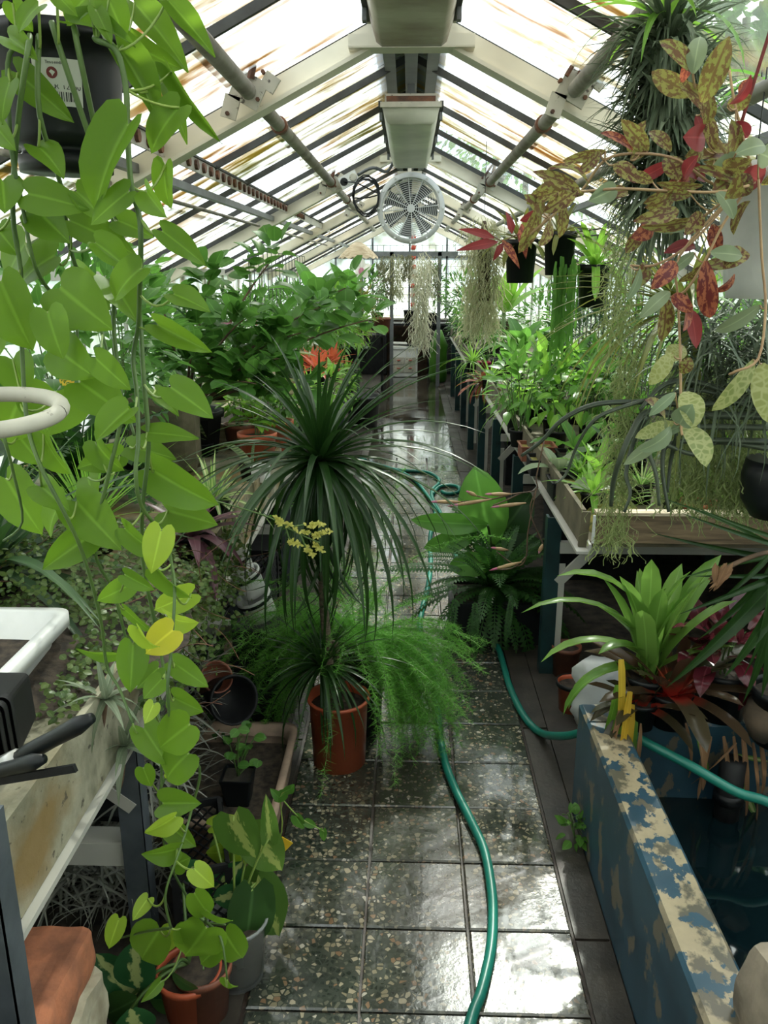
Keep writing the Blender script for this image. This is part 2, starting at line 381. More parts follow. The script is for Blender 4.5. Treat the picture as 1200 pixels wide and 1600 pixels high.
def glassmat(name, milk, stain):
    """thin horticultural glass: clear or milky, with rust and algae streaks down the slope"""
    t = NT(name); tr = t.n('BsdfTransparent'); tr.inputs['Color'].default_value = (.90, .94, .93, 1)
    tl = t.n('BsdfTranslucent'); tl.inputs['Color'].default_value = (.92, .93, .90, 1)
    m1 = t.n('MixShader'); m1.inputs[0].default_value = milk; t.l(tr.outputs[0], m1.inputs[1]); t.l(tl.outputs[0], m1.inputs[2])
    f = t.noise(2.0, t.pos((1.1, 5.5, 1.1)), 8, .66); a = t.noise(1.1, t.pos((1, .8, 1)), 3)
    k = t.math('MULTIPLY', t.ramp(f, [(.46, 0.), (.60, 1.)]), t.ramp(a, [(.34, 0.), (.52, stain)]))
    hue = t.ramp(t.noise(.7, t.pos((1, 1.4, 1)), 3), [(.40, (.23, .225, .075)), (.54, (.40, .30, .10)), (.66, (.42, .19, .04))])
    st = t.n('BsdfTranslucent'); t.l(hue, st.inputs['Color']); sd_ = t.n('BsdfDiffuse'); t.l(hue, sd_.inputs['Color'])
    ms = t.n('MixShader'); ms.inputs[0].default_value = .35; t.l(st.outputs[0], ms.inputs[1]); t.l(sd_.outputs[0], ms.inputs[2])
    m2 = t.n('MixShader'); t.l(k, m2.inputs[0]); t.l(m1.outputs[0], m2.inputs[1]); t.l(ms.outputs[0], m2.inputs[2])
    gl = t.n('BsdfGlossy'); gl.inputs['Roughness'].default_value = .08; fr = t.n('Fresnel'); fr.inputs['IOR'].default_value = 1.3
    m3 = t.n('MixShader'); t.l(t.math('MULTIPLY', fr.outputs[0], .5), m3.inputs[0]); t.l(m2.outputs[0], m3.inputs[1]); t.l(gl.outputs[0], m3.inputs[2])
    return t.end(m3)
M['glass'] = glassmat('streaked_roof_glass', .30, 1.)
M['clear'] = glassmat('clear_glass', .03, .15)
M['milk'] = glassmat('milky_side_glass', .5, .5)
def plasticfilm():
    t = NT('clear_plastic'); tr = t.n('BsdfTransparent'); tr.inputs['Color'].default_value = (.86, .88, .88, 1); g = t.bsdf((.7, .72, .72), .2)
    m = t.n('MixShader'); m.inputs[0].default_value = .35; t.l(tr.outputs[0], m.inputs[1]); t.l(g.outputs[0], m.inputs[2]); return t.end(m)
M['film'] = plasticfilm()

# leaves
M['pothos'] = leafmat('lime_pothos', (.105, .215, .016), (.15, .285, .022), .40, .42)
M['pothosb'] = leafmat('bright_lime_pothos', (.27, .42, .035), (.36, .50, .05), .36, .42)
M['pothosy'] = leafmat('yellow_pothos', (.50, .50, .03), (.58, .54, .04), .4, .4)
M['pothosv'] = leafmat('variegated_pothos', (.065, .15, .022), (.12, .22, .04), .36, .3, 'centre', (.34, .40, .11))
M['mottle'] = leafmat('maroon_mottled', (.20, .225, .055), (.28, .25, .07), .42, .25, 'mottle', (.075, .012, .014), back=(.13, .20, .12))
M['mottlered'] = leafmat('red_mottled', (.42, .16, .07), (.36, .10, .06), .42, .25, 'mottle', (.09, .012, .018))
M['netleaf'] = leafmat('netted_pale_leaf', (.20, .26, .09), (.30, .32, .10), .45, .3, 'net', (.36, .38, .17))
M['dusty'] = leafmat('dusty_green_leaf', (.16, .23, .13), (.22, .27, .15), .35, .25)
M['maroonleaf'] = leafmat('maroon_leaf', (.16, .02, .025), (.24, .035, .035), .4, .25)
M['till'] = leafmat('grey_green_tillandsia', (.15, .20, .12), (.24, .28, .19), .6, .2)
M['tilldk'] = leafmat('dark_tillandsia', (.065, .095, .055), (.13, .16, .10), .6, .2)
M['dry'] = leafmat('silver_dry_tillandsia', (.20, .21, .175), (.34, .34, .29), .7, .15)
M['mossgrey'] = leafmat('spanish_moss', (.30, .32, .18), (.46, .46, .28), .75, .25)
M['mosspale'] = leafmat('pale_moss', (.42, .42, .30), (.60, .58, .44), .75, .25)
M['mossgreen'] = leafmat('green_moss_strands', (.20, .26, .085), (.32, .37, .16), .7, .3)
M['mossdk'] = leafmat('dim_moss', (.16, .17, .10), (.26, .25, .15), .75, .2)
M['drac'] = leafmat('dark_dracaena', (.011, .038, .008), (.028, .075, .014), .34, .2)
M['asp'] = leafmat('asparagus_green', (.10, .30, .04), (.18, .44, .07), .5, .4)
M['fern'] = leafmat('fern_green', (.016, .062, .012), (.04, .12, .02), .45, .3)
M['banana'] = leafmat('banana_green', (.08, .22, .03), (.12, .30, .05), .3, .4)
M['jade'] = leafmat('rubbery_green', (.06, .17, .03), (.11, .26, .045), .42, .35)
M['mid'] = leafmat('mid_green', (.06, .17, .025), (.12, .28, .045), .35, .4)
M['midb'] = leafmat('bright_green', (.14, .32, .04), (.24, .45, .06), .35, .45)
M['dark'] = leafmat('deep_green', (.018, .055, .016), (.045, .105, .025), .33, .25)
M['olive'] = leafmat('olive_green', (.12, .15, .03), (.20, .21, .05), .45, .3)
M['spider'] = leafmat('striped_spider', (.10, .24, .05), (.16, .32, .07), .35, .4, 'stripe', (.52, .56, .25))
M['snake'] = leafmat('banded_sansevieria', (.035, .075, .03), (.055, .10, .04), .35, .1, 'band', (.17, .21, .10))
M['brom'] = leafmat('glossy_bromeliad', (.12, .26, .045), (.20, .36, .07), .25, .4)
M['bromred'] = leafmat('red_heart_bromeliad', (.045, .045, .022), (.075, .035, .022), .2, .25, 'base', (.50, .035, .025))
M['burg'] = leafmat('burgundy_leaf', (.07, .012, .018), (.13, .02, .03), .15, .15)
M['redbrom'] = leafmat('coral_red_bromeliad', (.50, .07, .035), (.62, .14, .06), .35, .35)
M['purple'] = leafmat('purple_brown_leaf', (.085, .035, .05), (.16, .07, .085), .35, .2)
M['dieff'] = leafmat('dieffenbachia', (.018, .085, .03), (.035, .13, .04), .3, .3, 'centre', (.42, .48, .18))
M['wire'] = leafmat('wire_vine_green', (.040, .095, .018), (.13, .18, .045), .35, .3)
M['catkin'] = leafmat('yellow_green_catkin', (.42, .42, .09), (.60, .56, .16), .6, .3)
M['brown'] = leafmat('dry_brown_leaf', (.20, .11, .055), (.30, .17, .09), .7, .25)
M['strapgrey'] = leafmat('leaden_strap_leaf', (.045, .06, .04), (.085, .105, .07), .4, .1)
M['outside'] = leafmat('tree_leaves', (.07, .19, .03), (.16, .34, .06), .5, .4)
M['pinkfl'] = leafmat('pink_petal', (.55, .12, .25), (.7, .35, .45), .4, .4)
M['whitefl'] = leafmat('white_petal', (.75, .74, .68), (.8, .78, .72), .4, .4)
M['yellowleaf'] = leafmat('yellow_leaf', (.70, .38, .03), (.75, .5, .06), .4, .4)
# ================================================================ the setting
def struct(name, mb=None, mat=None, parent=None, loc=None, smooth=False):
    if mb is None:
        o = bpy.data.objects.new(name, None); C.objects.link(o); o.empty_display_size = .05
    else: o = obj(name, mb, mat, parent, smooth=smooth)
    if loc is not None: o.location = loc
    if parent is None: o['kind'] = 'structure'
    return o
HALF, YN, YF, RIDGE, EAVE = 1.75, -1.2, 13.6, 2.46, 1.585
# ground and floor
struct('ground', MB().box((0, 6, -.30), (60, 60, .1)), M['grass'])
floor = struct('floor', MB().box((0, 6.2, -.0345), (2 * HALF, 14.9, .05)), M['joint'])
TX, TY0, TW, TD = -.36, -.1 * .2465 + .66, .261, .2465
TY0 = .913 * 1.6 - 5 * TD
tile_bm = MB(); 
b = bpy.data.meshes.new('tile')
def bevel_tile(w, d, h=.018, c=.004):
    m = MB(); x, y = w / 2, d / 2
    v = [(-x, -y, -h), (x, -y, -h), (x, y, -h), (-x, y, -h), (-x, -y, -c), (x, -y, -c), (x, y, -c), (-x, y, -c),
         (-x + c, -y + c, 0), (x - c, -y + c, 0), (x - c, y - c, 0), (-x + c, y - c, 0)]
    f = [(0, 1, 5, 4), (1, 2, 6, 5), (2, 3, 7, 6), (3, 0, 4, 7), (4, 5, 9, 8), (5, 6, 10, 9), (6, 7, 11, 10), (7, 4, 8, 11), (8, 9, 10, 11)]
    return m.add(v, f)
tm = bevel_tile(TW - .007, TD - .006).mesh('tile', M['tile'], False)
ROWS = 28
for i in range(ROWS):
    for j in range(3):
        o = obj('tile', tm, parent=floor)
        o.location = (TX + TW * (j + .5) + rnd(-.001, .001), TY0 + TD * (i + .5), rnd(-.001, .001)); o.rotation_euler = (rnd(-.004, .004), rnd(-.004, .004), rnd(-.004, .004))
YT = TY0 + TD * ROWS
obj('tiled_path', MB().box((TX + 1.5 * TW, (YT + YF) / 2, -.01), (3 * TW - .006, YF - YT, .02)), M['tilefar'], floor)
# right concrete strip in slabs, left kerb, soil under the benches
for i in range(12):
    o = obj('strip_slab', MB().box((0, 0, 0), (.085, .98, .03)), M['strip'], floor)
    o.location = (TX + 3 * TW + .047, YT * 0 + .2 + i * .99, -.016 + rnd(-.002, .002))
for i in range(12):
    o = obj('kerb_slab', MB().box((0, 0, 0), (.05, .98, .03)), M['strip'], floor); o.location = (TX - .032, .1 + i * .99, -.018)
obj('soil_bed', MB().box((-1.08, 6.2, -.01), (1.32, 14.8, .022)), M['gravel'], floor)
obj('concrete_bed', MB().box((1.13, 6.2, -.01), (1.23, 14.8, .020)), M['strip'], floor)
obj('soil_bed', MB().box((1.20, 8.2, 0), (1.08, 10.4, .022)), M['gravel'], floor)

# side walls: low brick wall, sill, glass in a frame
def side(name, sx):
    w = struct(name)
    x = sx * HALF
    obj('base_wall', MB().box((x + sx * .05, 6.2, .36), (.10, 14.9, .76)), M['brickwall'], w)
    obj('sill', MB().box((x, 6.2, .755), (.14, 14.9, .03)), M['white2'], w)
    obj('eaves_plate', MB().box((x, 6.2, EAVE - .01), (.07, 14.9, .06)), M['white2'], w)
    pm = MB().box((0, 0, 0), (.004, .70, .78)).mesh('pane', M['milk'], False); mm = MB().box((0, 0, 0), (.035, .03, .80)).mesh('mullion', M['white2'], False)
    for i in range(21):
        o = obj('pane', pm, parent=w); o.location = (x, YN + (i + .5) * .705, 1.165)
        o = obj('mullion', mm, parent=w); o.location = (x, YN + i * .705, 1.165)
side('wall_left', -1); side('wall_right', 1)
def gable(name, y, mat):
    w = struct(name)
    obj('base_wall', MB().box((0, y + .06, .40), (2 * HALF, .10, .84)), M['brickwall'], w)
    obj('sill', MB().box((0, y, .83), (2 * HALF, .12, .03)), M['white2'], w)
    n = 6; xs = [-HALF + i * 2 * HALF / n for i in range(n + 1)]
    for i in range(n):
        a, b_ = xs[i], xs[i + 1]; za, zb = RIDGE - .5 * abs(a), RIDGE - .5 * abs(b_)
        v = [(a, y - .002, .84), (b_, y - .002, .84), (b_, y - .002, zb), (a, y - .002, za), (a, y + .002, .84), (b_, y + .002, .84), (b_, y + .002, zb), (a, y + .002, za)]
        obj('pane', MB().add(v, [(0, 1, 2, 3), (7, 6, 5, 4), (0, 4, 5, 1), (1, 5, 6, 2), (2, 6, 7, 3), (3, 7, 4, 0)]), mat, w)
    for x in xs: obj('mullion', MB().box((x, y, (.84 + RIDGE - .5 * abs(x)) / 2), (.03, .04, RIDGE - .5 * abs(x) - .84)), M['galv'], w)
    obj('transom', MB().box((0, y, 1.78), (2 * (RIDGE - 1.78) / .5, .04, .05)), M['galv'], w)
    return w
gable('wall_far', YF, M['milk']); gable('wall_near', YN, M['milk'])

# roof: rafters, glazing bars and single panes
ceil = struct('ceiling')
SL = math.atan(.5); SLEN = HALF / math.cos(SL)
BAY = .70; y0 = 3.05 - 6 * BAY
nb = int((YF - y0) / BAY) + 1
LAP = SLEN / 3
pme = {k: MB().box((0, 0, 0), (LAP + .03, BAY - .02, .004)).mesh('pane', M[k], False) for k in ('glass', 'clear')}
for s in (-1, 1):
    for i in range(nb):
        for k in range(3):
            yc = y0 + (i + .5) * BAY; xm = (k + .5) * LAP * math.cos(SL)
            clear = (s > 0 and 1.4 < yc < 2.6 and k >= 1) or (s > 0 and 5.2 < yc < 6.4 and k <= 1) or (s > 0 and 7.4 < yc < 8.2 and k == 2)
            o = obj('pane', pme['clear' if clear else 'glass'], parent=ceil)
            o.location = (s * xm, yc, RIDGE - .5 * xm + .004 * (k % 2)); o.rotation_euler = (0, s * SL, 0)
    bm_ = MB().box((0, 0, 0), (SLEN, .016, .026)).mesh('glazing_bar', M['bar'], False)
    for i in range(nb + 1):
        o = obj('glazing_bar', bm_, parent=ceil); o.location = (s * HALF / 2, y0 + i * BAY, RIDGE - .5 * HALF / 2 - .028); o.rotation_euler = (0, s * SL, 0)
RAFT = [.1, 2.98, 5.88, 8.2, 10.6, 13.2]
for ry in RAFT:
    for s in (-1, 1):
        m = MB()
        m.box((0, 0, 0), (SLEN, .085, .012)); m.box((0, 0, .035), (SLEN, .012, .07))
        o = obj('rafter', m, M['white'], ceil); o.location = (s * HALF / 2, ry, RIDGE - .5 * HALF / 2 - .115); o.rotation_euler = (0, s * SL, 0)
    g = MB(); a = .175
    g.add([(-a, ry - .055, 2.30 - .015), (a, ry - .055, 2.30 - .015), (a * .75, ry - .055, 2.345), (0, ry - .055, 2.40), (-a * .75, ry - .055, 2.345),
           (-a, ry - .045, 2.30 - .015), (a, ry - .045, 2.30 - .015), (a * .75, ry - .045, 2.345), (0, ry - .045, 2.40), (-a * .75, ry - .045, 2.345)],
          [(0, 1, 2, 4), (4, 2, 3), (6, 5, 9, 7), (7, 9, 8), (0, 5, 6, 1), (1, 6, 7, 2), (2, 7, 8, 3), (3, 8, 9, 4), (4, 9, 5, 0)])
    obj('apex_plate', g, M['white'], ceil)
    obj('tie_angle', MB().box((0, ry - .024, 2.276), (.40, .08, .008)).box((0, ry - .062, 2.293), (.40, .006, .035)), M['white'], ceil)
obj('ridge_beam', MB().box((0, 6.2, RIDGE - .04), (.05, 14.9, .09)).box((-.085, 6.2, RIDGE - .075), (.045, 14.9, .02)).box((.085, 6.2, RIDGE - .075), (.045, 14.9, .02)), M['galv'], ceil)
obj('ridge_cap', MB().box((-.07, 6.2, RIDGE + .0), (.16, 14.9, .006), (0, -SL, 0)).box((.07, 6.2, RIDGE + .0), (.16, 14.9, .006), (0, SL, 0)), M['galv'], ceil)
for s in (-1, 1):
    obj('purlin', MB().bar((s * .93, YN, 1.925), (s * .93, YF, 1.925), .03, .03), M['galv'], ceil)

# ================================================================ things under the roof
def pipe_thing(name, label, x, z, r, mat, ya, yb, clamps):
    t = thing(name, label, 'pipe', (x, ya, z))
    obj('pipe', MB().tube([(x, ya, z), (x, (ya + yb) / 2, z), (x, yb, z)], r, 12), mat, t, True, True)
    for y in clamps:
        obj('collar', MB().tube([(x, y - .02, z), (x, y + .02, z)], r * 1.3, 12), M['rust'], t, True)
    return t
p1 = pipe_thing('shade_roller_pipe', 'grey painted pipe under the roof with a big rusty bracket, beside hanging pothos', -.52, 2.145, .026, M['pipe'], .3, 12.6, (3.55, 5.8, 7.2))
p2 = pipe_thing('shade_roller_pipe', 'grey painted pipe under the roof running past the hanging tillandsia column', .52, 2.145, .026, M['pipe'], .3, 12.6, (3.55, 5.8, 7.2))
pipe_thing('roof_pipe', 'thinner grey pipe low under the roof behind the mottled trailing plant', .80, 1.99, .02, M['pipe'], 1.5, 12.6, (3.2, 5.9))
pipe_thing('roof_rod', 'slim grey rod under the roof below the toothed rack', -1.02, 1.88, .009, M['pipe'], 2.2, 12.0, ())
# clamps where the pipes meet the rafters
def bracket(x, y, z, t):
    m = MB(); m.box((x, y, z), (.10, .012, .09), (0, .5, 0)); m.box((x - .06, y, z - .05), (.05, .012, .07), (0, .3, 0)); m.box((x + .07, y, z + .02), (.05, .014, .05), (0, .6, 0))
    obj('bracket', m, M['dirtywhite'], t, True)
    b_ = MB()
    for dx, dz in ((-.05, .02), (.03, -.03), (-.07, -.07), (.05, .05)): b_.tube([(x + dx, y - .014, z + dz), (x + dx, y + .01, z + dz)], .007, 6)
    obj('bolts', b_, M['rust'], t, True, kind='stuff')
    h = MB(); h.tube(arc((x + .01, y - .01, z + .03), (x + .035, y - .02, z + .12), .0), .012, 6); h.tube(arc((x - .035, y - .02, z + .03), (x + .05, y - .02, z + .135), -.01), .008, 6)
    obj('hook', h, M['rust'], t, True)
for (t, x) in ((p1, -.52), (p2, .52)):
    for y in (2.90, 5.80, 8.1): bracket(x, y, 2.15, t)
rk = thing('vent_rack', 'toothed iron vent rack with round bosses under the left roof slope', 'rack', (-.83, 2.0, 2.0))
obj('rack_bar', MB().bar((-.83, 1.4, 1.985), (-.83, 9, 1.985), .006, .05), M['white2'], rk, True)
for i in range(44):
    y = 1.6 + i * .12; obj('boss', MB().tube([(-.838, y, 1.985), (-.815, y, 1.985)], .019, 8), M['rust'], rk, True)
obj('rack_edge', MB().bar((-.83, 1.4, 2.015), (-.83, 9, 2.015), .022, .008), M['bar'], rk, True)

def light(y0, y1, label, zb=2.17):
    t = thing('strip_light', label, 'ceiling light', (0, (y0 + y1) / 2, 2.17))
    n = 9; prof = [(-.120, .072), (-.112, .05), (-.100, .012), (-.084, 0), (.084, 0), (.100, .012), (.112, .05), (.120, .072)]
    v = [(x, y, 2.17 + z) for y in (y0, y0 + .03, y1 - .03, y1) for x, z in prof]
    k = len(prof)
    f = [(i * k + j, (i + 1) * k + j, (i + 1) * k + j + 1, i * k + j + 1) for i in range(3) for j in range(k - 1)] + [tuple(range(k)), tuple(range(4 * k - 1, 3 * k - 1, -1))]
    obj('diffuser', MB().add(v, f), M['diffbrown' if y0 < 2 else 'diff'], t, True, True)
    obj('housing', MB().box((0, (y0 + y1) / 2, 2.262), (.215, y1 - y0, .045)), M['dirtywhite'], t, True)
    for s in (-1, 1):
        obj('side_rail', MB().box((s * .126, (y0 + y1) / 2, 2.245), (.014, y1 - y0 + .02, .022)), M['bar'], t, True)
        for y in (y0 + .12, (y0 + y1) / 2, y1 - .12): obj('clip', MB().box((s * .127, y, 2.228), (.012, .03, .05)), M['galv'], t, True)
    for y in (y0 - .008, y1 + .008): obj('end_plate', MB().box((0, y, 2.242), (.25, .014, .02)), M['dirtywhite'], t, True)
    obj('rust_lip', MB().box((0, y0 - .004, 2.262), (.20, .012, .024)), M['rust'], t, True)
    for y in (y0 + .3, y1 - .3): obj('hanger', MB().box((0, y, 2.345), (.03, .03, .15)), M['galv'], t, True)
    t.location.z = zb
light(.9, 2.62, 'long weathered strip light on the ridge nearest the camera, brown stained diffuser', 2.205)
light(3.70, 5.24, 'long strip light with greenish milky diffuser hanging before the fan')

# fan
FY = 5.85; FC = P(642, 327, Y=FY); fx, fz = FC.x, FC.z
fr = .222
fan = thing('circulation_fan', 'round grey wall fan with wire guard hung under the ridge', 'fan', (fx, FY, fz))
FR = Matrix.Rotation(PI / 2, 3, 'X')
obj('housing', MB().lathe([(fr * .86, .10), (fr, .10), (fr, .06), (fr * .95, .03), (fr * .95, -.12), (fr * .86, -.12), (fr * .86, .10)], 40, (fx, FY, fz), FR), M['fan'], fan, True, True)
rg = MB()
for k in range(13):
    rr = fr * (.17 + .69 * k / 12); rg.tube([(fx + rr * math.cos(a), FY - .085, fz + rr * math.sin(a)) for a in [2 * PI * j / 40 for j in range(41)]], .0022, 4, False)
obj('guard_rings', rg, M['fan'], fan, True, True, kind='stuff')
for k in range(12):
    a = 2 * PI * k / 12 + .1; c, s = math.cos(a), math.sin(a)
    obj('guard_spoke', MB().tube([(fx + c * fr * .1, FY - .09, fz + s * fr * .1), (fx + c * fr * .9, FY - .09, fz + s * fr * .9)], .0032, 5), M['fan'], fan, True)
obj('guard_hub', MB().lathe([(0, .098), (fr * .12, .098), (fr * .12, .08), (0, .08)], 16, (fx, FY, fz), FR), M['fan'], fan, True)
for k in range(7):
    a = 2 * PI * k / 7; mm = MB()
    v = []
    for i in range(5):
        r_ = fr * (.22 + .60 * i / 4); tw = .7 - .3 * i / 4
        for s in (-1, 1): 
            da = s * .26; v.append((fx + r_ * math.cos(a + da), FY + s * .03 * tw, fz + r_ * math.sin(a + da)))
    mm.add(v, [(2 * i, 2 * i + 1, 2 * i + 3, 2 * i + 2) for i in range(4)])
    obj('fan_blade', mm, M['grey'], fan, True, True)
obj('motor', MB().lathe([(0, .05), (fr * .24, .05), (fr * .24, -.10), (0, -.10)], 16, (fx, FY, fz), FR), M['blackm'], fan, True)
for k in range(12):
    a = 2 * PI * k / 12; obj('guard_bolt', MB().lathe([(0, .108), (.007, .108), (.007, .09)], 6, (fx + fr * .95 * math.cos(a), FY, fz + fr * .95 * math.sin(a)), FR), M['wplastic'], fan, True)
obj('bracket', MB().box((fx - .01, FY - .04, fz + .255), (.025, .02, .09)).box((fx - .01, FY + .02, fz + .225), (.16, .05, .02)), M['white'], fan, True)
# socket and coiled lead
sk = P(545, 281, Y=5.80)
t = thing('wall_socket', 'white double power socket on the rafter left of the fan', 'socket', sk)
obj('box', MB().box(sk, (.125, .04, .075), (0, -.46, 0)), M['wplastic'], t, True)
for s in (-1, 1):
    obj('outlet', MB().lathe([(0, .028), (.022, .028), (.026, .02)], 14, sk + Vector((s * .03, 0, s * .014)), FR), M['dirtywhite'] if s > 0 else M['blackm'], t, True)
pts = []
for k in range(64):
    a = k / 14 * 2 * PI; pts.append(sk + Vector((.115 + (.085 + .006 * math.sin(k)) * math.cos(a), -.03 - .0006 * k, -.09 + (.115 + .01 * math.cos(k * .7)) * math.sin(a) - k * .0004)))
lead = thing('power_lead', 'black lead coiled below the white socket and running to the fan', 'cable', pts[0])
obj('coil', MB().tube([sk + Vector((-.03, -.03, -.014)), sk + Vector((.05, -.04, -.02))] + pts, .0045, 5), M['black'], lead, True, True)
obj('feed', MB().tube(arc(pts[-1], Vector((fx - .02, FY + .0, fz + .22)), .05, 10), .0045, 5), M['black'], lead, True, True)
cb = MB().tube(smoothline([sk + Vector((.06, 0, .03)), sk + Vector((.16, -.03, .07)), P(605, 268, Y=5.8), P(618, 245, Y=5.75)], 5), .011, 6)
single('conduit', cb, M['grey'], 'grey conduit bending up from socket to the strip light', 'cable', smooth=True)

# benches ---------------------------------------------------------------------------
def bench_left():
    t = thing('plant_bench', 'long grey board bench on slate posts, full of plants under the pothos', 'bench', (-1.15, 1.0, 0))
    L = 1.215; 
    for i in range(9):
        y = .62 + i * L
        o = obj('side_board', MB().box((-.60, y + L / 2, .722), (.014, L - .012, .178)), M['fibre'], t, True)
        obj('deck_board', MB().box((-1.14, y + L / 2, .765), (1.07, L - .006, .022)), M['fibre'], t, True)
    obj('edge_rail', MB().box((-.600, 6.08, .625), (.045, 10.9, .012)).box((-.618, 6.08, .64), (.008, 10.9, .04)), M['white2'], t, True)
    for i, y in enumerate([.93, 1.60] + [2.82 + k * 1.22 for k in range(7)]):
        obj('leg', MB().box((-.628 + (.040 if i == 0 else 0), y, .44 if i == 0 else .33), (.052, .008, .88 if i == 0 else .66)).box((-.606 + (.040 if i == 0 else 0), y + .022, .44 if i == 0 else .33), (.008, .05, .88 if i == 0 else .66)), M['postgrey'], t, True)
        obj('leg', MB().box((-1.60, y, .31), (.05, .05, .62)), M['postgrey'], t, True)
        obj('cross_rail', MB().box((-1.1, y + .035, .315), (.96, .055, .010)).box((-1.1, y + .010, .285), (.96, .008, .06)), M['white2'], t, True)
        obj('cross_rail', MB().box((-1.1, y, .605), (.98, .04, .04)), M['white2'], t, True)
        if y > 1.2:
            obj('brace', MB().bar((-.62, y, .42), (-.85, y, .61), .012, .03), M['white2'], t, True)
    obj('low_shelf', MB().box((-1.12, 6.35, .275), (.9, 9.2, .014)), M['blackm'], t, True)
    return t
bench_left()
def bench_right():
    t = thing('plant_bench', 'long bench with lichened boards on dark green posts, pale wooden front', 'bench', (1.15, 2.8, 0))
    L = 1.18; ya = 2.72
    for i in range(8):
        y = ya + i * L
        obj('side_board', MB().box((.604, y + L / 2, .755), (.016, L - .008, .115), (0, 0, rnd(-.004, .004))), M['fibrer'], t, True)
        obj('deck_board', MB().box((1.14, y + L / 2, .69), (1.08, L - .006, .02)), M['fibrer'], t, True)
    obj('front_board', MB().box((1.17, ya - .012, .752), (1.06, .024, .10)), M['wood'], t, True)
    obj('front_cap', MB().box((1.17, ya - .004, .806), (1.06, .05, .010)), M['woodpale'], t, True)
    obj('corner_board', MB().box((.606, ya - .002, .745), (.030, .012, .125), (0, .04, 0)), M['fibrer'], t, True)
    obj('corner_strip', MB().box((.632, ya - .028, .752), (.009, .008, .098)), M['wplastic'], t, True)
    obj('edge_rail', MB().box((.60, ya + 4.6, .675), (.05, 9.3, .010)).box((.62, ya + 4.6, .69), (.008, 9.3, .03)), M['white2'], t, True)
    for k in range(8):
        y = 3.10 + k * 1.1
        obj('leg', MB().box((.575, y, .335), (.055, .010, .67)).box((.552, y + .022, .335), (.010, .055, .67)), M['postgreen'], t, True)
        obj('sunlit_leg_strip', MB().box((.612, y + .0, .27), (.030, .006, .42)), M['white2'], t, True)  # pale strip on the dark green post: sunlight put into the colour
        obj('leg', MB().box((1.6, y, .335), (.05, .05, .67)), M['postgreen'], t, True)
        obj('cross_rail', MB().box((1.1, y, .55), (1.0, .03, .045)), M['white2'], t, True)
        obj('brace', MB().bar((.60, y, .40), (.84, y, .66), .014, .04), M['white2'], t, True)
    return t
bench_right()
# pale board under the right bench and rough bricks on it
for i, (x, y, z) in enumerate(((.80, 2.95, .60), (1.05, 2.95, .605), (.92, 2.96, .645))):
    pass

# the blue basin ----------------------------------------------------------------------
bs = thing('pond_basin', 'low concrete water basin in flaking blue paint beside the tiled path', 'basin', (1.1, 1.4, 0))
XB, TB, ZB, YB = .515, .105, .367, 2.10
def slab(c, d, bev=.008):
    m = MB(); x, y, z = (k / 2 for k in d); b_ = bev
    v = []
    for zz, ins in ((-z, 0), (z - b_, 0), (z, b_)):
        for sx, sy in ((-1, -1), (1, -1), (1, 1), (-1, 1)): v.append((c[0] + sx * (x - ins), c[1] + sy * (y - ins), c[2] + zz))
    f = [(0, 3, 2, 1), (8, 9, 10, 11)] + [(i * 4 + j, i * 4 + (j + 1) % 4, (i + 1) * 4 + (j + 1) % 4, (i + 1) * 4 + j) for i in range(2) for j in range(4)]
    return m.add(v, f)
obj('aisle_wall', slab((XB + TB / 2, (YB - .3) / 2, ZB / 2), (TB, YB + .3, ZB)), M['blue'], bs, True)
obj('end_wall', slab(((XB + 1.69) / 2, YB + .055, ZB / 2 - .004), (1.69 - XB, .11, ZB)), M['blue'], bs, True)
obj('back_wall', slab((1.635, (YB - .3) / 2, ZB / 2), (.10, YB + .3, ZB)), M['blue'], bs, True)
obj('basin_floor', MB().box((1.10, .9, .03), (1.05, 2.4, .03)), M['blue'], bs, True)
wt = MB(); nx = 14
wt.add([(XB + TB + .0 + (1.585 - XB - TB) * i / nx, -.28 + (YB + .28) * j / nx, .12 + .0015 * math.sin(i * 1.7 + j * 2.1)) for j in range(nx + 1) for i in range(nx + 1)],
       [(j * (nx + 1) + i, j * (nx + 1) + i + 1, (j + 1) * (nx + 1) + i + 1, (j + 1) * (nx + 1) + i) for j in range(nx) for i in range(nx)])
obj('water_surface', wt, M['water'], bs, True, True)

# hose -------------------------------------------------------------------------------
HR = .0135
def onfloor(pts): return [P(u, v, Z=HR) for u, v in pts]
h1 = onfloor([(712, 1690), (737, 1590), (752, 1550), (766, 1490), (770, 1440), (768, 1390), (757, 1330), (737, 1285), (712, 1235), (695, 1190), (686, 1140), (682, 1085), (673, 1040), (662, 1005), (656, 983), (659, 955), (669, 915), (673, 880), (672, 843), (677, 813), (680, 797), (667, 773), (645, 748), (622, 736), (600, 729), (575, 722)])
t = thing('garden_hose', 'green garden hose snaking along the wet tiled path', 'hose', (h1[5].x, h1[5].y, 0))
obj('hose_run', MB().tube(smoothline(h1, 5), HR, 10), M['hose'], t, True, True)
h2 = onfloor([(575, 722), (600, 731), (633, 735), (667, 738), (684, 747), (685, 756), (676, 765), (676, 780), (690, 805), (703, 840), (720, 890), (745, 950), (775, 1005), (784, 1030), (796, 1072), (818, 1118), (845, 1145)])
tail = [P(880, 1150, Y=2.42), P(912, 1143, Y=2.33), P(936, 1131, Y=2.24), P(962, 1131, Y=2.17), P(1000, 1155, Y=2.05), P(1080, 1197, Y=1.96), P(1150, 1237, Y=1.90), P(1215, 1262, Y=1.86), P(1290, 1340, Y=1.84)]
tail = [Vector((p.x, p.y, max(p.z, HR))) for p in tail]
obj('hose_run', MB().tube(smoothline(h2 + tail, 5), HR, 10), M['hose'], t, True, True)
h3 = onfloor([(676, 772), (686, 761), (702, 758), (716, 761), (716, 769), (700, 771), (690, 768)])
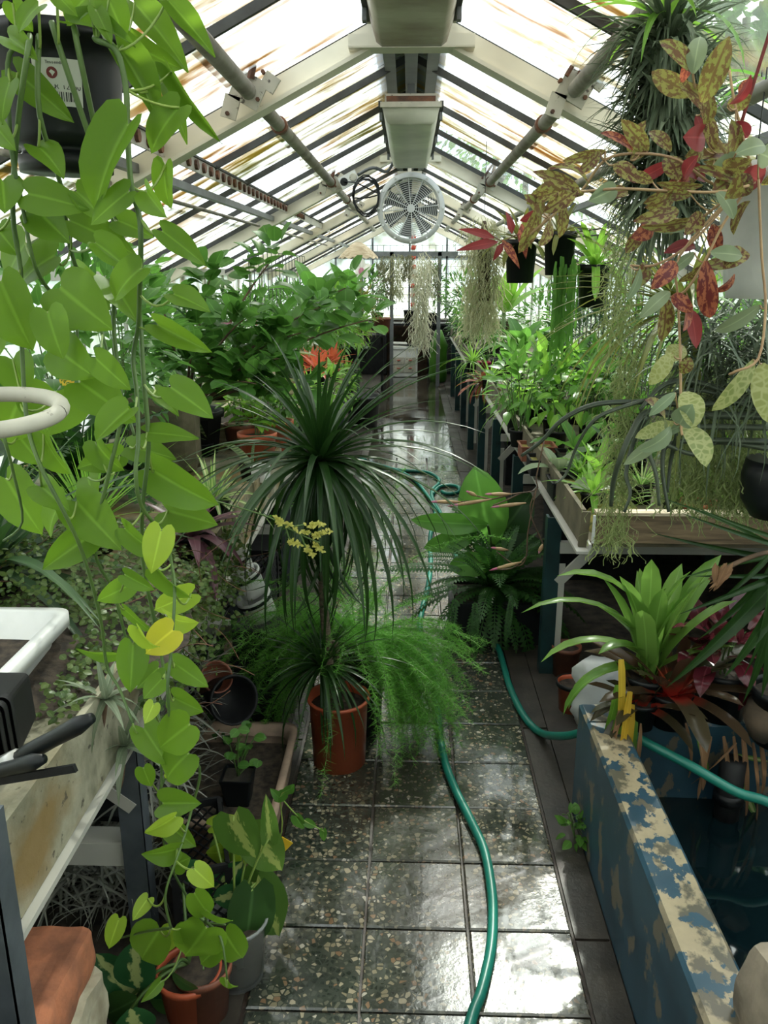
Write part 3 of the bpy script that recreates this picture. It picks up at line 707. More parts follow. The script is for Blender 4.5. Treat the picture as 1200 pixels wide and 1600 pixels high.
obj('hose_run', MB().tube(smoothline(h3, 5), HR, 8), M['hose'], t, True, True)
obj('coupling', MB().tube([P(571, 720, Z=.016), P(562, 716, Z=.016)], .02, 10), M['hose'], t, True)

# pots and boxes --------------------------------------------------------------------
def pot_prof(r, h, taper=.78, rim=.12): 
    rb = r * taper; k = r * .07
    return [(0, 0), (rb, 0), (r - k, h * (1 - rim)), (r, h * (1 - rim)), (r * 1.01, h), (r * .93, h), (r * .90, h * .9), (rb * .9, h * .25), (0, h * .2)]
def add_pot(t, r, h, mat, taper=.78, soil='soil', n=24, world_c=(0, 0, 0), rim=.14):
    p_ = obj('pot', MB().lathe(pot_prof(r, h, taper, rim), n, world_c), mat, t, False, True)
    if soil:
        o = obj('soil', MB().lathe([(0, h * .90), (r * .5, h * .885), (r * .93, h * .86)], 16, world_c), M[soil], t)
    return p_
# ================================================================ plants
TC = {}
def tpl(prof, W=.3, n=6, m=1, droop=.6, fold=.2, wave=0., twist=0.):
    key = (prof, W, n, m, droop, fold, wave, twist)
    if key in TC: return TC[key]
    vs, uv = [], []; y = z = 0.; 
    for i in range(n + 1):
        t = i / n
        a = droop * t - droop * .0
        if i: a2 = droop * (t - .5 / n); y += math.cos(a2) / n; z -= math.sin(a2) / n
        if prof == 'heart': w = .5 * ((.80 + .20 * math.sin(PI / 2 * t / .25)) if t < .25 else (1 - ((t - .25) / .75) ** 1.75) ** .92)
        elif prof == 'ell': w = .5 * max(0, math.sin(PI * min(.999, t * .96 + .03))) ** .75
        elif prof == 'round': w = .5 * max(0, math.sin(PI * min(.995, t * .93 + .05))) ** .5
        elif prof == 'ovate': w = .5 * max(0, math.sin(PI * (min(.999, t * .97 + .03)) ** .7)) ** .9
        elif prof == 'lance': w = .5 * (t * 3.2 + .12 if t < .27 else (1 - ((t - .27) / .73) ** 1.6))
        elif prof == 'strap': w = .5 * min(1, .75 + t * 2) * (1 - max(0, (t - .72) / .28) ** 2.2)
        elif prof == 'blade': w = .5 * (1 - t ** 1.7) * min(1, .7 + t * 3)
        else: w = .5
        if t >= .9999: w = max(w * .1, .004)
        for j in range(-m, m + 1):
            c = j / m
            ca, sa = math.cos(a), math.sin(a)
            x = W * w * c; up = fold * abs(x) * 1.0 + wave * math.sin(t * 9 + c * 2) * W * abs(c)
            yy, zz = y, z
            if prof == 'heart': yy -= (.17 * math.sin(PI * min(1., abs(c) * .86 + .0)) ** .9) * max(0, 1 - t / .5) ** 1.4
            tw = twist * t; x2 = x * math.cos(tw); up += x * math.sin(tw)
            vs.append((x2, yy + sa * up, zz + ca * up)); uv.append((.5 + .5 * c, t))
    k = 2 * m + 1
    f = np.array([(i * k + j, i * k + j + 1, (i + 1) * k + j + 1, (i + 1) * k + j) for i in range(n) for j in range(2 * m)], dtype=np.int64)
    TC[key] = (np.array(vs), f, np.array(uv)); return TC[key]
MC = {}
def lmesh(name, t, mat):
    key = (id(t), mat)
    if key not in MC: MC[key] = MB().add(*t).mesh(name, M[mat], True)
    return MC[key]
def leaf(root, t, mat, Mx, name='leaf'):
    """a leaf of its own: Mx is its place in the world"""
    o = bpy.data.objects.new(name, lmesh(name, t, mat)); C.objects.link(o); o.parent = root
    Mx = Mx.copy(); Mx.translation = Mx.translation - root.location
    o.matrix_basis = Mx
    return o
def hdir(th, el): return Vector((math.cos(th) * math.cos(el), math.sin(th) * math.cos(el), math.sin(el)))

def inside(p): return abs(p.x) < HALF - .04 and p.z < RIDGE - .5 * abs(p.x) - .10
def rosette(root, n, L, W, prof, mat, el=(75, 5), droop=(.5, 1.4), z0=0., off=(0, 0), parts=True, nseg=7, fold=.25, r0=.01, th0=0., jit=.35, lj=.2, name='leaf', golden=True, half=None):
    """leaves from one crown, the inner ones steep, the outer ones low and bent over"""
    mb = None if parts else MB(); base = Vector(root.location)
    for i in range(n):
        t = i / max(1, n - 1)
        th = th0 + (i * 2.39996 if golden else rnd(0, 2 * PI)) + rnd(-jit, jit)
        if half is not None: th = half[0] + (half[1] - half[0]) * R.random()
        e = rad(el[0] + (el[1] - el[0]) * t + rnd(-6, 6)); q = int(min(3, t * 4)); dr = droop[0] + (droop[1] - droop[0]) * (q + .5) / 4
        s = L * (1 + rnd(-lj, lj)) * (.75 + .25 * min(1, t * 2))
        d = hdir(th, e); up = hdir(th, e + PI / 2)
        p = base + Vector((off[0], off[1], z0)) + Vector((math.cos(th), math.sin(th), 0)) * r0
        tp = tpl(prof, W, nseg, 1, round(dr, 2), fold)
        Mx = orient(p, d, up, s, s, s)
        if not inside(Mx @ Vector(tp[0][-2])) or not inside(Mx @ Vector(tp[0][len(tp[0]) // 2])): continue
        if parts: leaf(root, tp, mat, Mx, name)
        else: mb.tpl(tp, Mx)
    if not parts: return obj('foliage', mb, M[mat], root, True, True, kind='stuff')

def bush(root, n, rx, ry, rz, zc, L, W, prof, mat, parts=False, droop=.5, stems=7, shell=.5, off=(0, 0), upb=.35, stem='stem', name='leaf', stem_r=.004, fold=.15, nseg=4):
    base = Vector(root.location); c = base + Vector((off[0], off[1], zc))
    st = MB(); foot = base + Vector((off[0] * .3, off[1] * .3, max(0, .02)))
    tips = []
    for k in range(stems):
        d = hdir(rnd(0, 2 * PI), rnd(-.2, 1.2)); q = c + Vector((d.x * rx * .7, d.y * ry * .7, d.z * rz * .7)); q.x = max(-1.66, min(1.66, q.x)); q.z = min(q.z, RIDGE - .5 * abs(q.x) - .14); tips.append(q)
        st.tube(arc(foot, q, -.04, 6, (rnd(-.02, .02), rnd(-.02, .02), 0)), [stem_r * (1 - .09 * i) for i in range(7)], 5, False)
    obj('stems', st, M[stem], root, True, True, kind='stuff')
    tp = [tpl(prof, W, nseg, 1, dd, fold) for dd in (droop * .5, droop, droop * 1.5)]
    mb = MB(); made = 0
    for i in range(n):
        d = hdir(rnd(0, 2 * PI), math.asin(rnd(-.75, 1))); k = shell + (1 - shell) * R.random() ** .6
        p = c + Vector((d.x * rx, d.y * ry, d.z * rz)) * k
        dd = (d + Vector((rnd(-.6, .6), rnd(-.6, .6), rnd(-.5, .5) + upb * .4)))
        up = Vector((rnd(-.5, .5), rnd(-.5, .5), 1)) + d * .3
        s = L * rnd(.7, 1.2); Mx = orient(p, dd, up, s, s, s)
        if not inside(Mx @ Vector((0, 1, 0))) or not inside(p): continue
        if parts and made < 300: leaf(root, R.choice(tp), mat, Mx, name); made += 1
        else: mb.tpl(R.choice(tp), Mx)
    if mb.n: obj('foliage', mb, M[mat], root, True, True, kind='stuff')

def frond_tpl(n=16, W=.11, droop=1.2, taper=.8):
    key = ('frond', n, W, droop)
    if key in TC: return TC[key]
    vs, fs = [], []; y = z = 0.
    def add(q): 
        b_ = len(vs); vs.extend(q); fs.append(tuple(range(b_, b_ + len(q))))
    prev = None
    for i in range(n + 1):
        t = i / n; a = droop * t
        if i: y += math.cos(a) / n; z -= math.sin(a) / n
        wd = W * (math.sin(PI * (t * .88 + .12)) ** .6) if t < .999 else W * .1
        p = Vector((0, y, z)); fy = Vector((0, math.cos(a), -math.sin(a))); up = Vector((0, math.sin(a), math.cos(a)))
        if prev: 
            x = Vector((.006, 0, 0)); add([tuple(prev - x), tuple(prev + x), tuple(p + x), tuple(p - x)])
        prev = p
        if i > 0:
            for s in (-1, 1):
                tip = p + Vector((s * wd, 0, 0)) + fy * wd * .25 - up * wd * .15
                mid = p + Vector((s * wd * .5, 0, 0)) + up * wd * .06
                g = fy * (.62 / n)
                add([tuple(p - g), tuple(mid - g * .85), tuple(tip), tuple(mid + g * .75 + fy * wd * .12)])
    uv = np.tile(np.array([[.3, .5]]), (len(vs), 1))
    TC[key] = (np.array(vs), np.array(fs, dtype=np.int64), uv); return TC[key]
def fern(root, n, L, mat='fern', el=(70, 0), droop=(.7, 1.6), z0=0., th=None, nl=16, W=.12, parts=True):
    base = Vector(root.location); mb = MB()
    for i in range(n):
        t = i / max(1, n - 1); a = (i * 2.39996 if th is None else th[0] + (th[1] - th[0]) * R.random()) + rnd(-.2, .2)
        e = rad(el[0] + (el[1] - el[0]) * t); q = int(min(3, t * 4)); dr = round(droop[0] + (droop[1] - droop[0]) * (q + .5) / 4, 2)
        s = L * rnd(.75, 1.15); Mx = orient(base + Vector((0, 0, z0)), hdir(a, e), hdir(a, e + PI / 2), s, s, s)
        tp = frond_tpl(nl, W, dr)
        if parts: leaf(root, tp, mat, Mx, 'frond')
        else: mb.tpl(tp, Mx)
    if not parts: obj('foliage', mb, M[mat], root, True, True, kind='stuff')

def moss(root, top, length, r, n, mat, w=.0022, curl=.02, taper=.5, name='strands', seg=9, lf=(.10, .30)):
    """a hanging beard of thin curling strands"""
    mb = MB(); top = Vector(top); vs, fs, uv = [], [], []
    for i in range(n):
        t0 = R.random() ** .8 * .8; th = rnd(0, 2 * PI); q = math.sqrt(R.random()) * r * (1 - taper * t0)
        p = top + Vector((math.cos(th) * q, math.sin(th) * q, -t0 * length)); L = length * rnd(*lf)
        d = Vector((math.cos(th) * .7, math.sin(th) * .7, -rnd(.2, 1.0))); sd = Vector((rnd(-1, 1), rnd(-1, 1), rnd(-.3, .3))).normalized() * w
        b_ = len(vs)
        for k in range(seg + 1):
            vs.append(tuple(p - sd)); vs.append(tuple(p + sd)); uv += [(0, k / seg), (1, k / seg)]
            d = (d + Vector((rnd(-1, 1), rnd(-1, 1), rnd(-.6, .4))) * curl * 30 + Vector((0, 0, -.35))).normalized()
            p = p + d * (L / seg)
        fs += [(b_ + 2 * k, b_ + 2 * k + 1, b_ + 2 * k + 3, b_ + 2 * k + 2) for k in range(seg)]
    mb.add(vs, np.array(fs, dtype=np.int64), uv)
    return obj(name, mb, M[mat], root, True, True, kind='stuff')

def grassmass(root, n, boxc, boxd, L, W, mat, name='foliage', droop=(.6, 1.8), el=(0, 1.2)):
    mb = MB()
    for i in range(n):
        p = Vector([boxc[k] + rnd(-.5, .5) * boxd[k] for k in range(3)]); th, e = rnd(0, 2 * PI), rnd(*el)
        s = L * rnd(.6, 1.2); tp = tpl('blade', W, 5, 1, R.choice([droop[0], (droop[0] + droop[1]) / 2, droop[1]]), .3)
        mb.tpl(tp, orient(p, hdir(th, e), hdir(th, e + PI / 2), s, s, s))
    return obj(name, mb, M[mat], root, True, True, kind='stuff')

def pxleaf(root, tp, mat, bu, bv, tu, tv, wpx, Y, tilt=.5, name='leaf', face=None, yt=None):
    """a leaf whose stalk end and tip stand where the photograph shows them, at depth Y"""
    a = P(bu, bv, Y=Y); b_ = P(tu, tv, Y=Y if yt is None else yt)
    L = (b_ - a).length; k = wpx / max(8, math.hypot(tu - bu, tv - bv)) / tp_w(tp)
    nrm = Vector((0, -1, .35)) if face is None else Vector(face)
    nrm = nrm + Vector((rnd(-tilt, tilt), 0, rnd(-tilt, tilt)))
    d = (b_ - a).normalized(); end = Vector(tp[0][-2 if True else 0]); 
    sc = L / max(.3, tp_l(tp))
    y_ = d; z_ = (nrm - y_ * nrm.dot(y_)).normalized()
    # turn so that the tip of the bent leaf meets its point
    ang = math.atan2(-tp_tip(tp)[1], tp_tip(tp)[0])
    q = Matrix.Rotation(ang, 3, y_.cross(z_))
    y_ = q @ y_; z_ = q @ z_
    return leaf(root, tp, mat, orient(a, y_, z_, sc * k * tp_l(tp), sc, sc), name), a
def tp_tip(tp): v = tp[0]; m = v[-len(v) // 1:]; t = v[v.shape[0] - 2]; return (t[1], t[2])
def tp_l(tp): t = tp_tip(tp); return math.hypot(*t)
def tp_w(tp): return float(tp[0][:, 0].max() - tp[0][:, 0].min())
# ---------------------------------------------------------------- hanging pothos (left front)
PY = 1.35
pc = P(95, 165, Y=PY)
po = thing('hanging_pothos', 'lime green pothos trailing from a black hanging pot with price sticker', 'plant', (pc.x, PY, pc.z - .095))
pr, ph = .100, .185
obj('pot', MB().lathe([(0, .0), (.068, .0), (.070, .022), (.062, .024), (.062, .034), (.080, .036), (.083, .05), (.093, .14), (.094, .165), (.104, .166), (.105, .19), (.097, .19), (.094, .17), (0, .16)], 36), M['black'], po, False, True)
obj('soil', MB().disc(.092, .168, 20), M['soil'], po)
hg = MB()
for a in (-1.75, .3, 2.4): hg.tube([Vector((.104 * math.cos(a), .104 * math.sin(a), .175)), Vector((.06 * math.cos(a), .06 * math.sin(a), .36)), Vector((0, 0, .52))], .0035, 5)
hg.tube([Vector((0, 0, .52)), Vector((0, 0, .60))], .005, 6)
obj('hanger', hg, M['black'], po, False, True)
# sticker wrapped on the pot
def onpot(a, z, r=.0935): k = .083 + (z - .05) * .11; return (math.sin(a) * (k + .002), -math.cos(a) * (k + .002), z)
lb = MB(); na = 7; a0, a1 = .02, .72
lb.add([onpot(a0 + (a1 - a0) * i / na, z) for z in (.080, .140) for i in range(na + 1)], [(i, i + 1, na + 2 + i, na + 1 + i) for i in range(na)])
stk = obj('price_sticker', lb, M['labelw'], po, label='white price sticker')
ring = MB(); 
ring.add([onpot(.29 + .080 * math.cos(k * PI / 8), .1215 + .0075 * math.sin(k * PI / 8)) for k in range(16)] , [tuple(range(16))])
rg_ = obj('emblem', ring, M['maroon'], stk); rg_.location = (.0004, -.0006, 0)
dove = MB(); dove.add([onpot(.29 + .05 * x, .1215 + .0052 * z) for x, z in ((-.8, .2), (-.2, .7), (.3, .5), (.9, .1), (.3, -.5), (.0, -.9), (-.2, -.4))], [tuple(range(7))])
dv = obj('emblem_bird', dove, M['labelw'], stk); dv.location = (.0008, -.0012, 0)
bc = MB()
for i, (x, w) in enumerate([(0, 1), (2, 1), (4, 2), (7, 1), (9, 3), (13, 1), (15, 2), (18, 1), (21, 2), (24, 1), (26, 3), (30, 1), (32, 1), (34, 2)]):
    aa = .21 + x * .0120; ab = aa + w * .0095
    bc.add([onpot(aa, .086), onpot(ab, .086), onpot(ab, .098), onpot(aa, .098)], [(0, 1, 2, 3)])
br_ = obj('barcode', bc, M['print'], stk); br_.location = (.0004, -.0006, 0)
def text(body, size, loc, rot, mat, parent, name='lettering'):
    cu = bpy.data.curves.new(name, 'FONT'); cu.body = body; cu.size = size; cu.align_x = 'LEFT'; cu.extrude = .0001; cu.materials.append(mat)
    tmp = bpy.data.objects.new('lettering_curve', cu); C.objects.link(tmp); bpy.context.view_layer.update()
    me = bpy.data.meshes.new_from_object(tmp.evaluated_get(bpy.context.evaluated_depsgraph_get())); bpy.data.objects.remove(tmp)
    o = bpy.data.objects.new(name, me); C.objects.link(o); o.parent = parent; o.location = loc; o.rotation_euler = rot; return o
for k, ch in enumerate('EUR 12,80'):
    if ch == ' ': continue
    a = .20 + k * .056; q = onpot(a, .1015); text(ch, .0100, (q[0], q[1] - .001, q[2]), (PI / 2 - .11, 0, a), M['print'], stk)
for k, ch in enumerate('Tessendro'):
    a = .21 + k * .032; q = onpot(a, .1325); text(ch, .006, (q[0], q[1] - .001, q[2]), (PI / 2 - .11, 0, a), M['print'], stk)

VINES = [  # stems as the photograph shows them
    [(150, 62), (182, 80), (197, 140), (199, 205), (205, 290), (218, 340), (220, 400), (218, 460), (216, 510), (208, 560), (214, 617), (216, 690), (212, 735), (218, 783), (238, 815), (258, 835), (268, 880), (273, 927), (267, 1020), (262, 1070), (265, 1120), (275, 1160), (312, 1200), (300, 1262), (290, 1300), (275, 1345), (258, 1400), (267, 1450)],
    [(30, 68), (12, 100), (18, 235), (33, 310), (50, 400), (67, 440), (90, 467), (118, 500), (120, 560)],
    [(60, 70), (62, 180), (95, 290), (110, 390), (140, 470), (160, 523), (180, 600), (197, 640), (210, 680)],
    [(45, 70), (28, 190), (20, 330), (32, 420), (32, 470), (40, 640), (60, 720), (100, 800), (130, 867), (157, 967), (167, 1040), (187, 1077), (207, 1130)],
    [(120, 66), (175, 330), (180, 420), (178, 520), (190, 640), (170, 740), (147, 857), (177, 923), (200, 1007), (228, 1070), (250, 1130), (252, 1277)],
    [(90, 66), (205, 420), (225, 600), (232, 700), (222, 800), (225, 890), (245, 985), (257, 1053), (268, 1127), (264, 1200), (250, 1240), (258, 1330), (273, 1367), (300, 1413), (320, 1440), (352, 1445)],
    [(0, 660), (8, 690), (20, 735), (35, 815), (5, 845)],
    [(267, 1450), (230, 1455), (183, 1467)], [(267, 1450), (285, 1478), (312, 1492), (318, 1515)], [(320, 1440), (345, 1465), (355, 1530)],
]
vd = {}
vm = MB(); VS = []
for k, pl in enumerate(VINES):
    pts = [P(pl[0][0] + 4, 40, Y=PY - .01), P(pl[0][0] + 1, 55, Y=PY - .075)] if k < 6 else []
    for i, (u, v) in enumerate(pl):
        y = 1.27 + .05 * math.sin(i * .9 + k * 1.7) + (k % 3 - 1) * .05
        if v < 290 and u < 200: y = min(y, 1.215)
        pts.append(P(u, v, Y=y)); VS.append((u, v, y))
    sp_ = smoothline(pts, 4); r = .0042 if k < 6 else .003
    vm.tube(sp_, [r * (1 - .45 * i / len(sp_)) for i in range(len(sp_))], 6)
obj('vine', vm, M['stem'], po, True, True)
PL = """28 114 116 192 58;115 38 212 74 40;183 72 250 200 62;205 65 286 108 52;210 5 294 114 56;262 0 336 90 44;268 112 348 225 28;258 122 292 226 34;280 168 237 240 56;200 195 150 332 84
45 303 140 328 62;4 282 8 334 54;258 258 268 326 40;200 300 142 352 42;110 345 215 402 56;255 362 322 416 42;15 130 4 195 40;-4 200 26 236 34;20 5 52 50 50;88 -10 122 26 30;140 -8 105 40 40;170 0 196 60 60;60 10 30 52 44
95 450 176 516 92;2 440 52 548 98;128 425 202 475 40;273 460 329 488 36;248 508 332 551 38;126 598 198 652 78;268 606 333 654 54;243 610 280 651 22;230 676 311 686 34;203 698 276 718 42;240 735 341 789 66;75 488 100 562 84
20 562 42 618 66;86 612 70 682 112;28 680 64 726 58;68 678 112 742 56;186 712 120 732 46;138 746 152 778 48;10 748 67 836 80;120 784 190 860 72;143 836 66 890 56;252 828 236 896 48;262 798 341 820 56;196 826 258 868 50
202 914 152 938 40;196 898 242 922 30;246 890 300 934 38;298 928 242 952 34;262 962 312 972 40;195 952 241 990 16;184 1022 119 1013 22;208 1008 203 1082 50;247 1044 214 1076 32;252 1062 224 1092 38;272 1036 326 1074 38;272 1090 319 1112 40;240 1100 226 1131 26
225 1138 263 1196 48;296 1132 250 1168 48;294 1178 262 1218 42;224 1200 236 1229 26;262 1206 294 1210 26;256 1255 315 1255 42;273 1276 226 1300 34;268 1292 307 1323 38;276 1326 221 1334 42;275 1350 298 1340 34;304 1358 334 1386 34;231 1404 207 1439 30;186 1436 170 1482 32;250 1452 222 1497 48;268 1452 252 1492 34
322 1450 289 1492 52;304 1396 326 1428 26;322 1422 364 1438 20;352 1458 378 1496 34;340 1482 314 1506 36;250 1535 220 1566 22;352 1528 372 1540 16;290 1440 300 1470 30
40 380 10 440 70;60 330 110 380 60;150 380 205 425 54;175 440 215 505 56;150 470 95 520 70;10 480 -4 560 60;90 545 150 590 70;30 625 5 690 70;165 620 215 660 50;150 560 205 610 48;65 760 110 800 40;200 640 150 690 60;85 400 30 450 66;185 345 240 372 44;230 300 262 340 30;220 420 180 470 50;-2 360 30 400 50
100 780 80 840 46;150 690 195 735 50;215 980 250 1010 22;60 230 100 280 46;15 60 60 95 30;120 300 165 350 60;150 15 175 70 30"""
for ln in PL.replace('\n', ';').split(';'):
    bu, bv, tu, tv, w = (float(k) for k in ln.split())
    y = 1.25 + rnd(-.10, .10)
    if bv < 340 and 0 < bu < 180: y = 1.22 + rnd(-.03, .02)
    mat = 'pothos'
    if (bu, bv) == (270., 985.): mat = 'pothosy'
    elif bv > 800 and R.random() < .35: mat = 'pothosb'
    tp = tpl('heart', .86, 7, 3, R.choice([.25, .5, .8]), R.choice([.12, .28, .45]), .03)
    o, a = pxleaf(po, tp, mat, bu, bv, tu, tv, w, y, .55, yt=y + rnd(-.04, .03))
    q = min(VS, key=lambda s: (s[0] - bu) ** 2 + (s[1] - bv) ** 2 * .8 + 900 * (abs(s[1] - bv) < 6))
    if math.hypot(q[0] - bu, q[1] - bv) < 140:
        obj('petiole', MB().tube(arc(P(*q[:2], Y=q[2]), a, rnd(.004, .02), 6), .0019, 5), M['petiole'], po, True, True)
o, a = pxleaf(po, tpl('heart', .86, 7, 3, .5, .12, .03), 'pothosy', 270, 985, 228, 1021, 50, 1.2, .2)

# ---------------------------------------------------------------- trailing mottled plant (right front)
RY = 1.48
wc = P(1212, 365, Y=RY)
li = thing('trailing_mottled_plant', 'trailing plant with maroon mottled leaves in a white hanging pot', 'plant', (wc.x, RY, wc.z - .105))
obj('pot', MB().lathe([(0, 0), (.068, 0), (.070, .02), (.073, .022), (.076, .045), (.079, .048), (.082, .07), (.085, .072), (.094, .185), (.101, .187), (.103, .212), (.096, .212), (.092, .19), (0, .185)], 36), M['wplastic'], li, False, True)
obj('soil', MB().disc(.093, .19, 20), M['soil'], li)
hg = MB()
for a in (3.3, 5.2, 1.2): hg.tube([Vector((.10 * math.cos(a), .10 * math.sin(a), .2)), Vector((.04 * math.cos(a), .04 * math.sin(a), .46)), Vector((0, 0, .62))], .003, 5)
obj('hanger', hg, M['maroon'], li, False, True)
ST = [[(1175, 280), (1120, 240), (1090, 150)], [(1180, 280), (1140, 250), (1100, 170)], [(1180, 285), (1120, 290), (1060, 250), (1000, 240), (945, 250), (907, 300), (870, 320), (835, 370)], [(1170, 290), (1120, 300), (1040, 298), (965, 295), (905, 300)],
      [(1180, 285), (1150, 170), (1140, 110)], [(1160, 290), (1110, 330), (1085, 345), (1040, 340)], [(1150, 300), (1062, 400), (1060, 470), (1063, 560), (1064, 660), (1066, 680)], [(1185, 280), (1190, 400), (1196, 480), (1185, 560), (1150, 580), (1140, 585)],
      [(1150, 300), (1100, 360), (1060, 395), (1020, 415), (985, 415)], [(1170, 290), (1130, 350), (1100, 410), (1070, 455), (1040, 465)], [(905, 300), (860, 340), (830, 365), (816, 385)]]
sm = MB(); SV = []
for k, pl in enumerate(ST):
    pts = []
    for i, (u, v) in enumerate(pl):
        y = RY - .08 - .02 * (k % 4) + .02 * math.sin(i + k); pts.append(P(u, v, Y=y)); SV.append((u, v, y))
    sm.tube(smoothline(pts, 4), .0022, 5)
obj('trailing_stem', sm, M['tan'], li, True, True)
LL = """m 1097 160 1140 56 46;m 1087 147 1018 112 34;m 1082 112 1030 64 28;d 1083 115 1094 57 32;r 1137 163 1173 116 22;m 1137 168 1174 148 28;m 1138 250 1142 186 28;m 1012 236 970 186 22;m 907 302 832 268 20;m 872 300 820 312 18;m 946 236 878 252 18;m 938 238 903 270 18;m 902 297 848 332 28;m 877 315 874 372 22;m 843 322 810 396 26
d 963 292 919 314 24;m 960 257 1001 286 22;m 1060 282 1040 244 36;r 1102 216 1067 214 22;d 1112 264 1164 264 40;d 1120 300 1146 343 26;m 1060 330 988 346 20;m 1093 342 1000 354 20;d 1090 350 1030 364 20;b 1114 350 1123 396 24;m 1005 360 977 396 22;m 1010 413 986 452 20;b 1056 410 1017 452 26;b 1103 408 1109 497 30;m 1040 464 1033 534 28;b 1072 456 1067 518 30;r 1078 484 1088 545 20
d 1188 477 1117 518 26;d 1046 456 999 498 22;p 1050 552 1014 602 28;p 1178 562 1112 642 30;n 1190 568 1206 664 46;n 1072 612 1083 670 36;n 1068 666 1104 730 42;d 1055 614 1014 650 18;p 1053 660 992 684 24;p 1066 540 1044 566 24;r 1088 180 1100 210 14;m 1105 180 1118 232 22;d 1000 420 978 470 16;d 1085 395 1040 430 18
m 1130 262 1175 250 26;d 1150 240 1196 228 24;m 1150 276 1112 300 26;r 1160 268 1190 285 28;m 1080 305 1030 300 22;m 1020 285 985 270 18;r 840 330 812 345 14;m 860 345 842 385 20;m 985 250 1010 215 18;m 1100 230 1070 245 22;d 1185 240 1205 250 40;b 1020 350 985 372 18;m 1055 300 1005 318 20;r 1150 190 1168 215 18;d 1110 395 1160 400 22;m 1092 420 1060 440 18"""
for ln in LL.replace('\n', ';').split(';'):
    k, bu, bv, tu, tv, w = ln.split(); bu, bv, tu, tv, w = map(float, (bu, bv, tu, tv, w))
    mat = {'m': 'mottle', 'd': 'dusty', 'r': 'maroonleaf', 'b': 'mottlered', 'n': 'netleaf', 'p': 'netleaf'}[k]
    y = RY - .12 + rnd(-.07, .06)
    o, a = pxleaf(li, tpl('ell', .42, 8, 2, R.choice([.5, .9, 1.3]), .2), mat, bu, bv, tu, tv, w, y, .5, yt=y + rnd(-.05, .03), face=(0, -1, .3 if k in 'dnp' else -.5) if k != 'm' else (0, -1, -.2))
    q = min(SV, key=lambda s: (s[0] - bu) ** 2 + (s[1] - bv) ** 2)
    if 4 < math.hypot(q[0] - bu, q[1] - bv) < 90: obj('leaf_stalk', MB().tube(arc(P(*q[:2], Y=q[2]), a, .004, 4), .0014, 4), M['tan'], li, True, True)

for k in range(46):
    s = R.choice(SV[:34]); u, v = s[0] + rnd(-45, 25), s[1] + rnd(-30, 30)
    if u > 1195 or v < 60: continue
    th = rnd(2.2, 5.4); L = rnd(34, 78); y = RY - .1 + rnd(-.08, .10)
    pxleaf(li, tpl('ell', .36, 8, 2, R.choice([.9, 1.4, 1.9]), .3), R.choice(['mottle', 'mottle', 'mottle', 'maroonleaf', 'dusty', 'mottlered']), u, v, u + L * math.cos(th), v - L * .75 * math.sin(th) * -1 * (-1 if R.random() < .3 else 1), rnd(16, 26), y, .7, yt=y + rnd(-.06, .03), face=(rnd(-.6, .6), -1, rnd(-.5, .6)))
# tillandsia column and mosses -----------------------------------------------------
def hung(name, label, cat, u, v, Y, cord=True, group=None):
    p = P(u, v, Y=Y); t = thing(name, label, cat, p, group)
    if cord:
        zt = RIDGE - .5 * abs(p.x) - .04
        obj('wire', MB().tube([p, Vector((p.x, p.y, max(zt, p.z + .02)))], .0018, 4), M['bar'], t, True)
    return t
tb = hung('tillandsia_column', 'dense grey green column of tied tillandsia hanging beside the roller pipe', 'air plant', 1042, 30, 1.85)
top = P(1042, 40, Y=1.85); bot = P(1045, 330, Y=1.85)
for i in range(30):
    t = i / 29; c = top.lerp(bot, t)
    mb = MB()
    for j in range(52):
        th = rnd(0, 2 * PI); e = rnd(-.9, .9); s = rnd(.07, .19); tp = tpl('blade', .085, 5, 1, R.choice([.4, .9, 1.6]), .3)
        mb.tpl(tp, orient(c + hdir(th, 0) * .02, hdir(th, e), hdir(th, e + PI / 2), s, s, s))
    obj('tillandsia_tuft', mb, M['till'] if i % 3 == 0 else M['tilldk'], tb, True, True, kind='stuff')
rosette(tb, 22, .22, .11, 'blade', 'midb', (70, 0), (.6, 1.6), z0=.0, parts=True)
ms = hung('spanish_moss', 'pale green moss beard hanging in front of the wooden bench end', 'moss', 978, 300, 2.05)
moss(ms, P(978, 300, Y=2.05), P(978, 300, Y=2.05).z - P(978, 560, Y=2.05).z, .034, 330, 'mossgreen', .0013, .05, .1, lf=(.10, .26))
moss(ms, P(985, 520, Y=2.05), P(985, 520, Y=2.05).z - P(982, 920, Y=2.05).z, .030, 620, 'mossgreen', .0013, .05, .2, lf=(.08, .20))
ms = hung('spanish_moss', 'broad pale moss curtain hanging at the edge behind the netted leaves', 'moss', 1160, 560, 2.2)
moss(ms, P(1150, 560, Y=2.2), .46, .17, 2600, 'mossgreen', .0017, .045, .1)
ms = hung('spanish_moss', 'thick olive moss column hanging above the right bench edge', 'moss', 757, 332, 4.6)
moss(ms, P(757, 335, Y=4.6), P(757, 335, Y=4.6).z - P(757, 545, Y=4.6).z, .085, 1100, 'mossgrey', .002, .03, .15)
obj('core', MB().tube([P(757, 345, Y=4.6), P(757, 380, Y=4.6), P(757, 470, Y=4.6)], [.01, .035, .03], 8), M['bark'], ms, True, True)
ms = hung('spanish_moss', 'long thin silvery moss tail hanging above the far end of the path', 'moss', 659, 392, 8.2)
moss(ms, P(659, 392, Y=8.2), P(659, 392, Y=8.2).z - P(655, 560, Y=8.2).z, .075, 620, 'mosspale', .003, .03, .6)
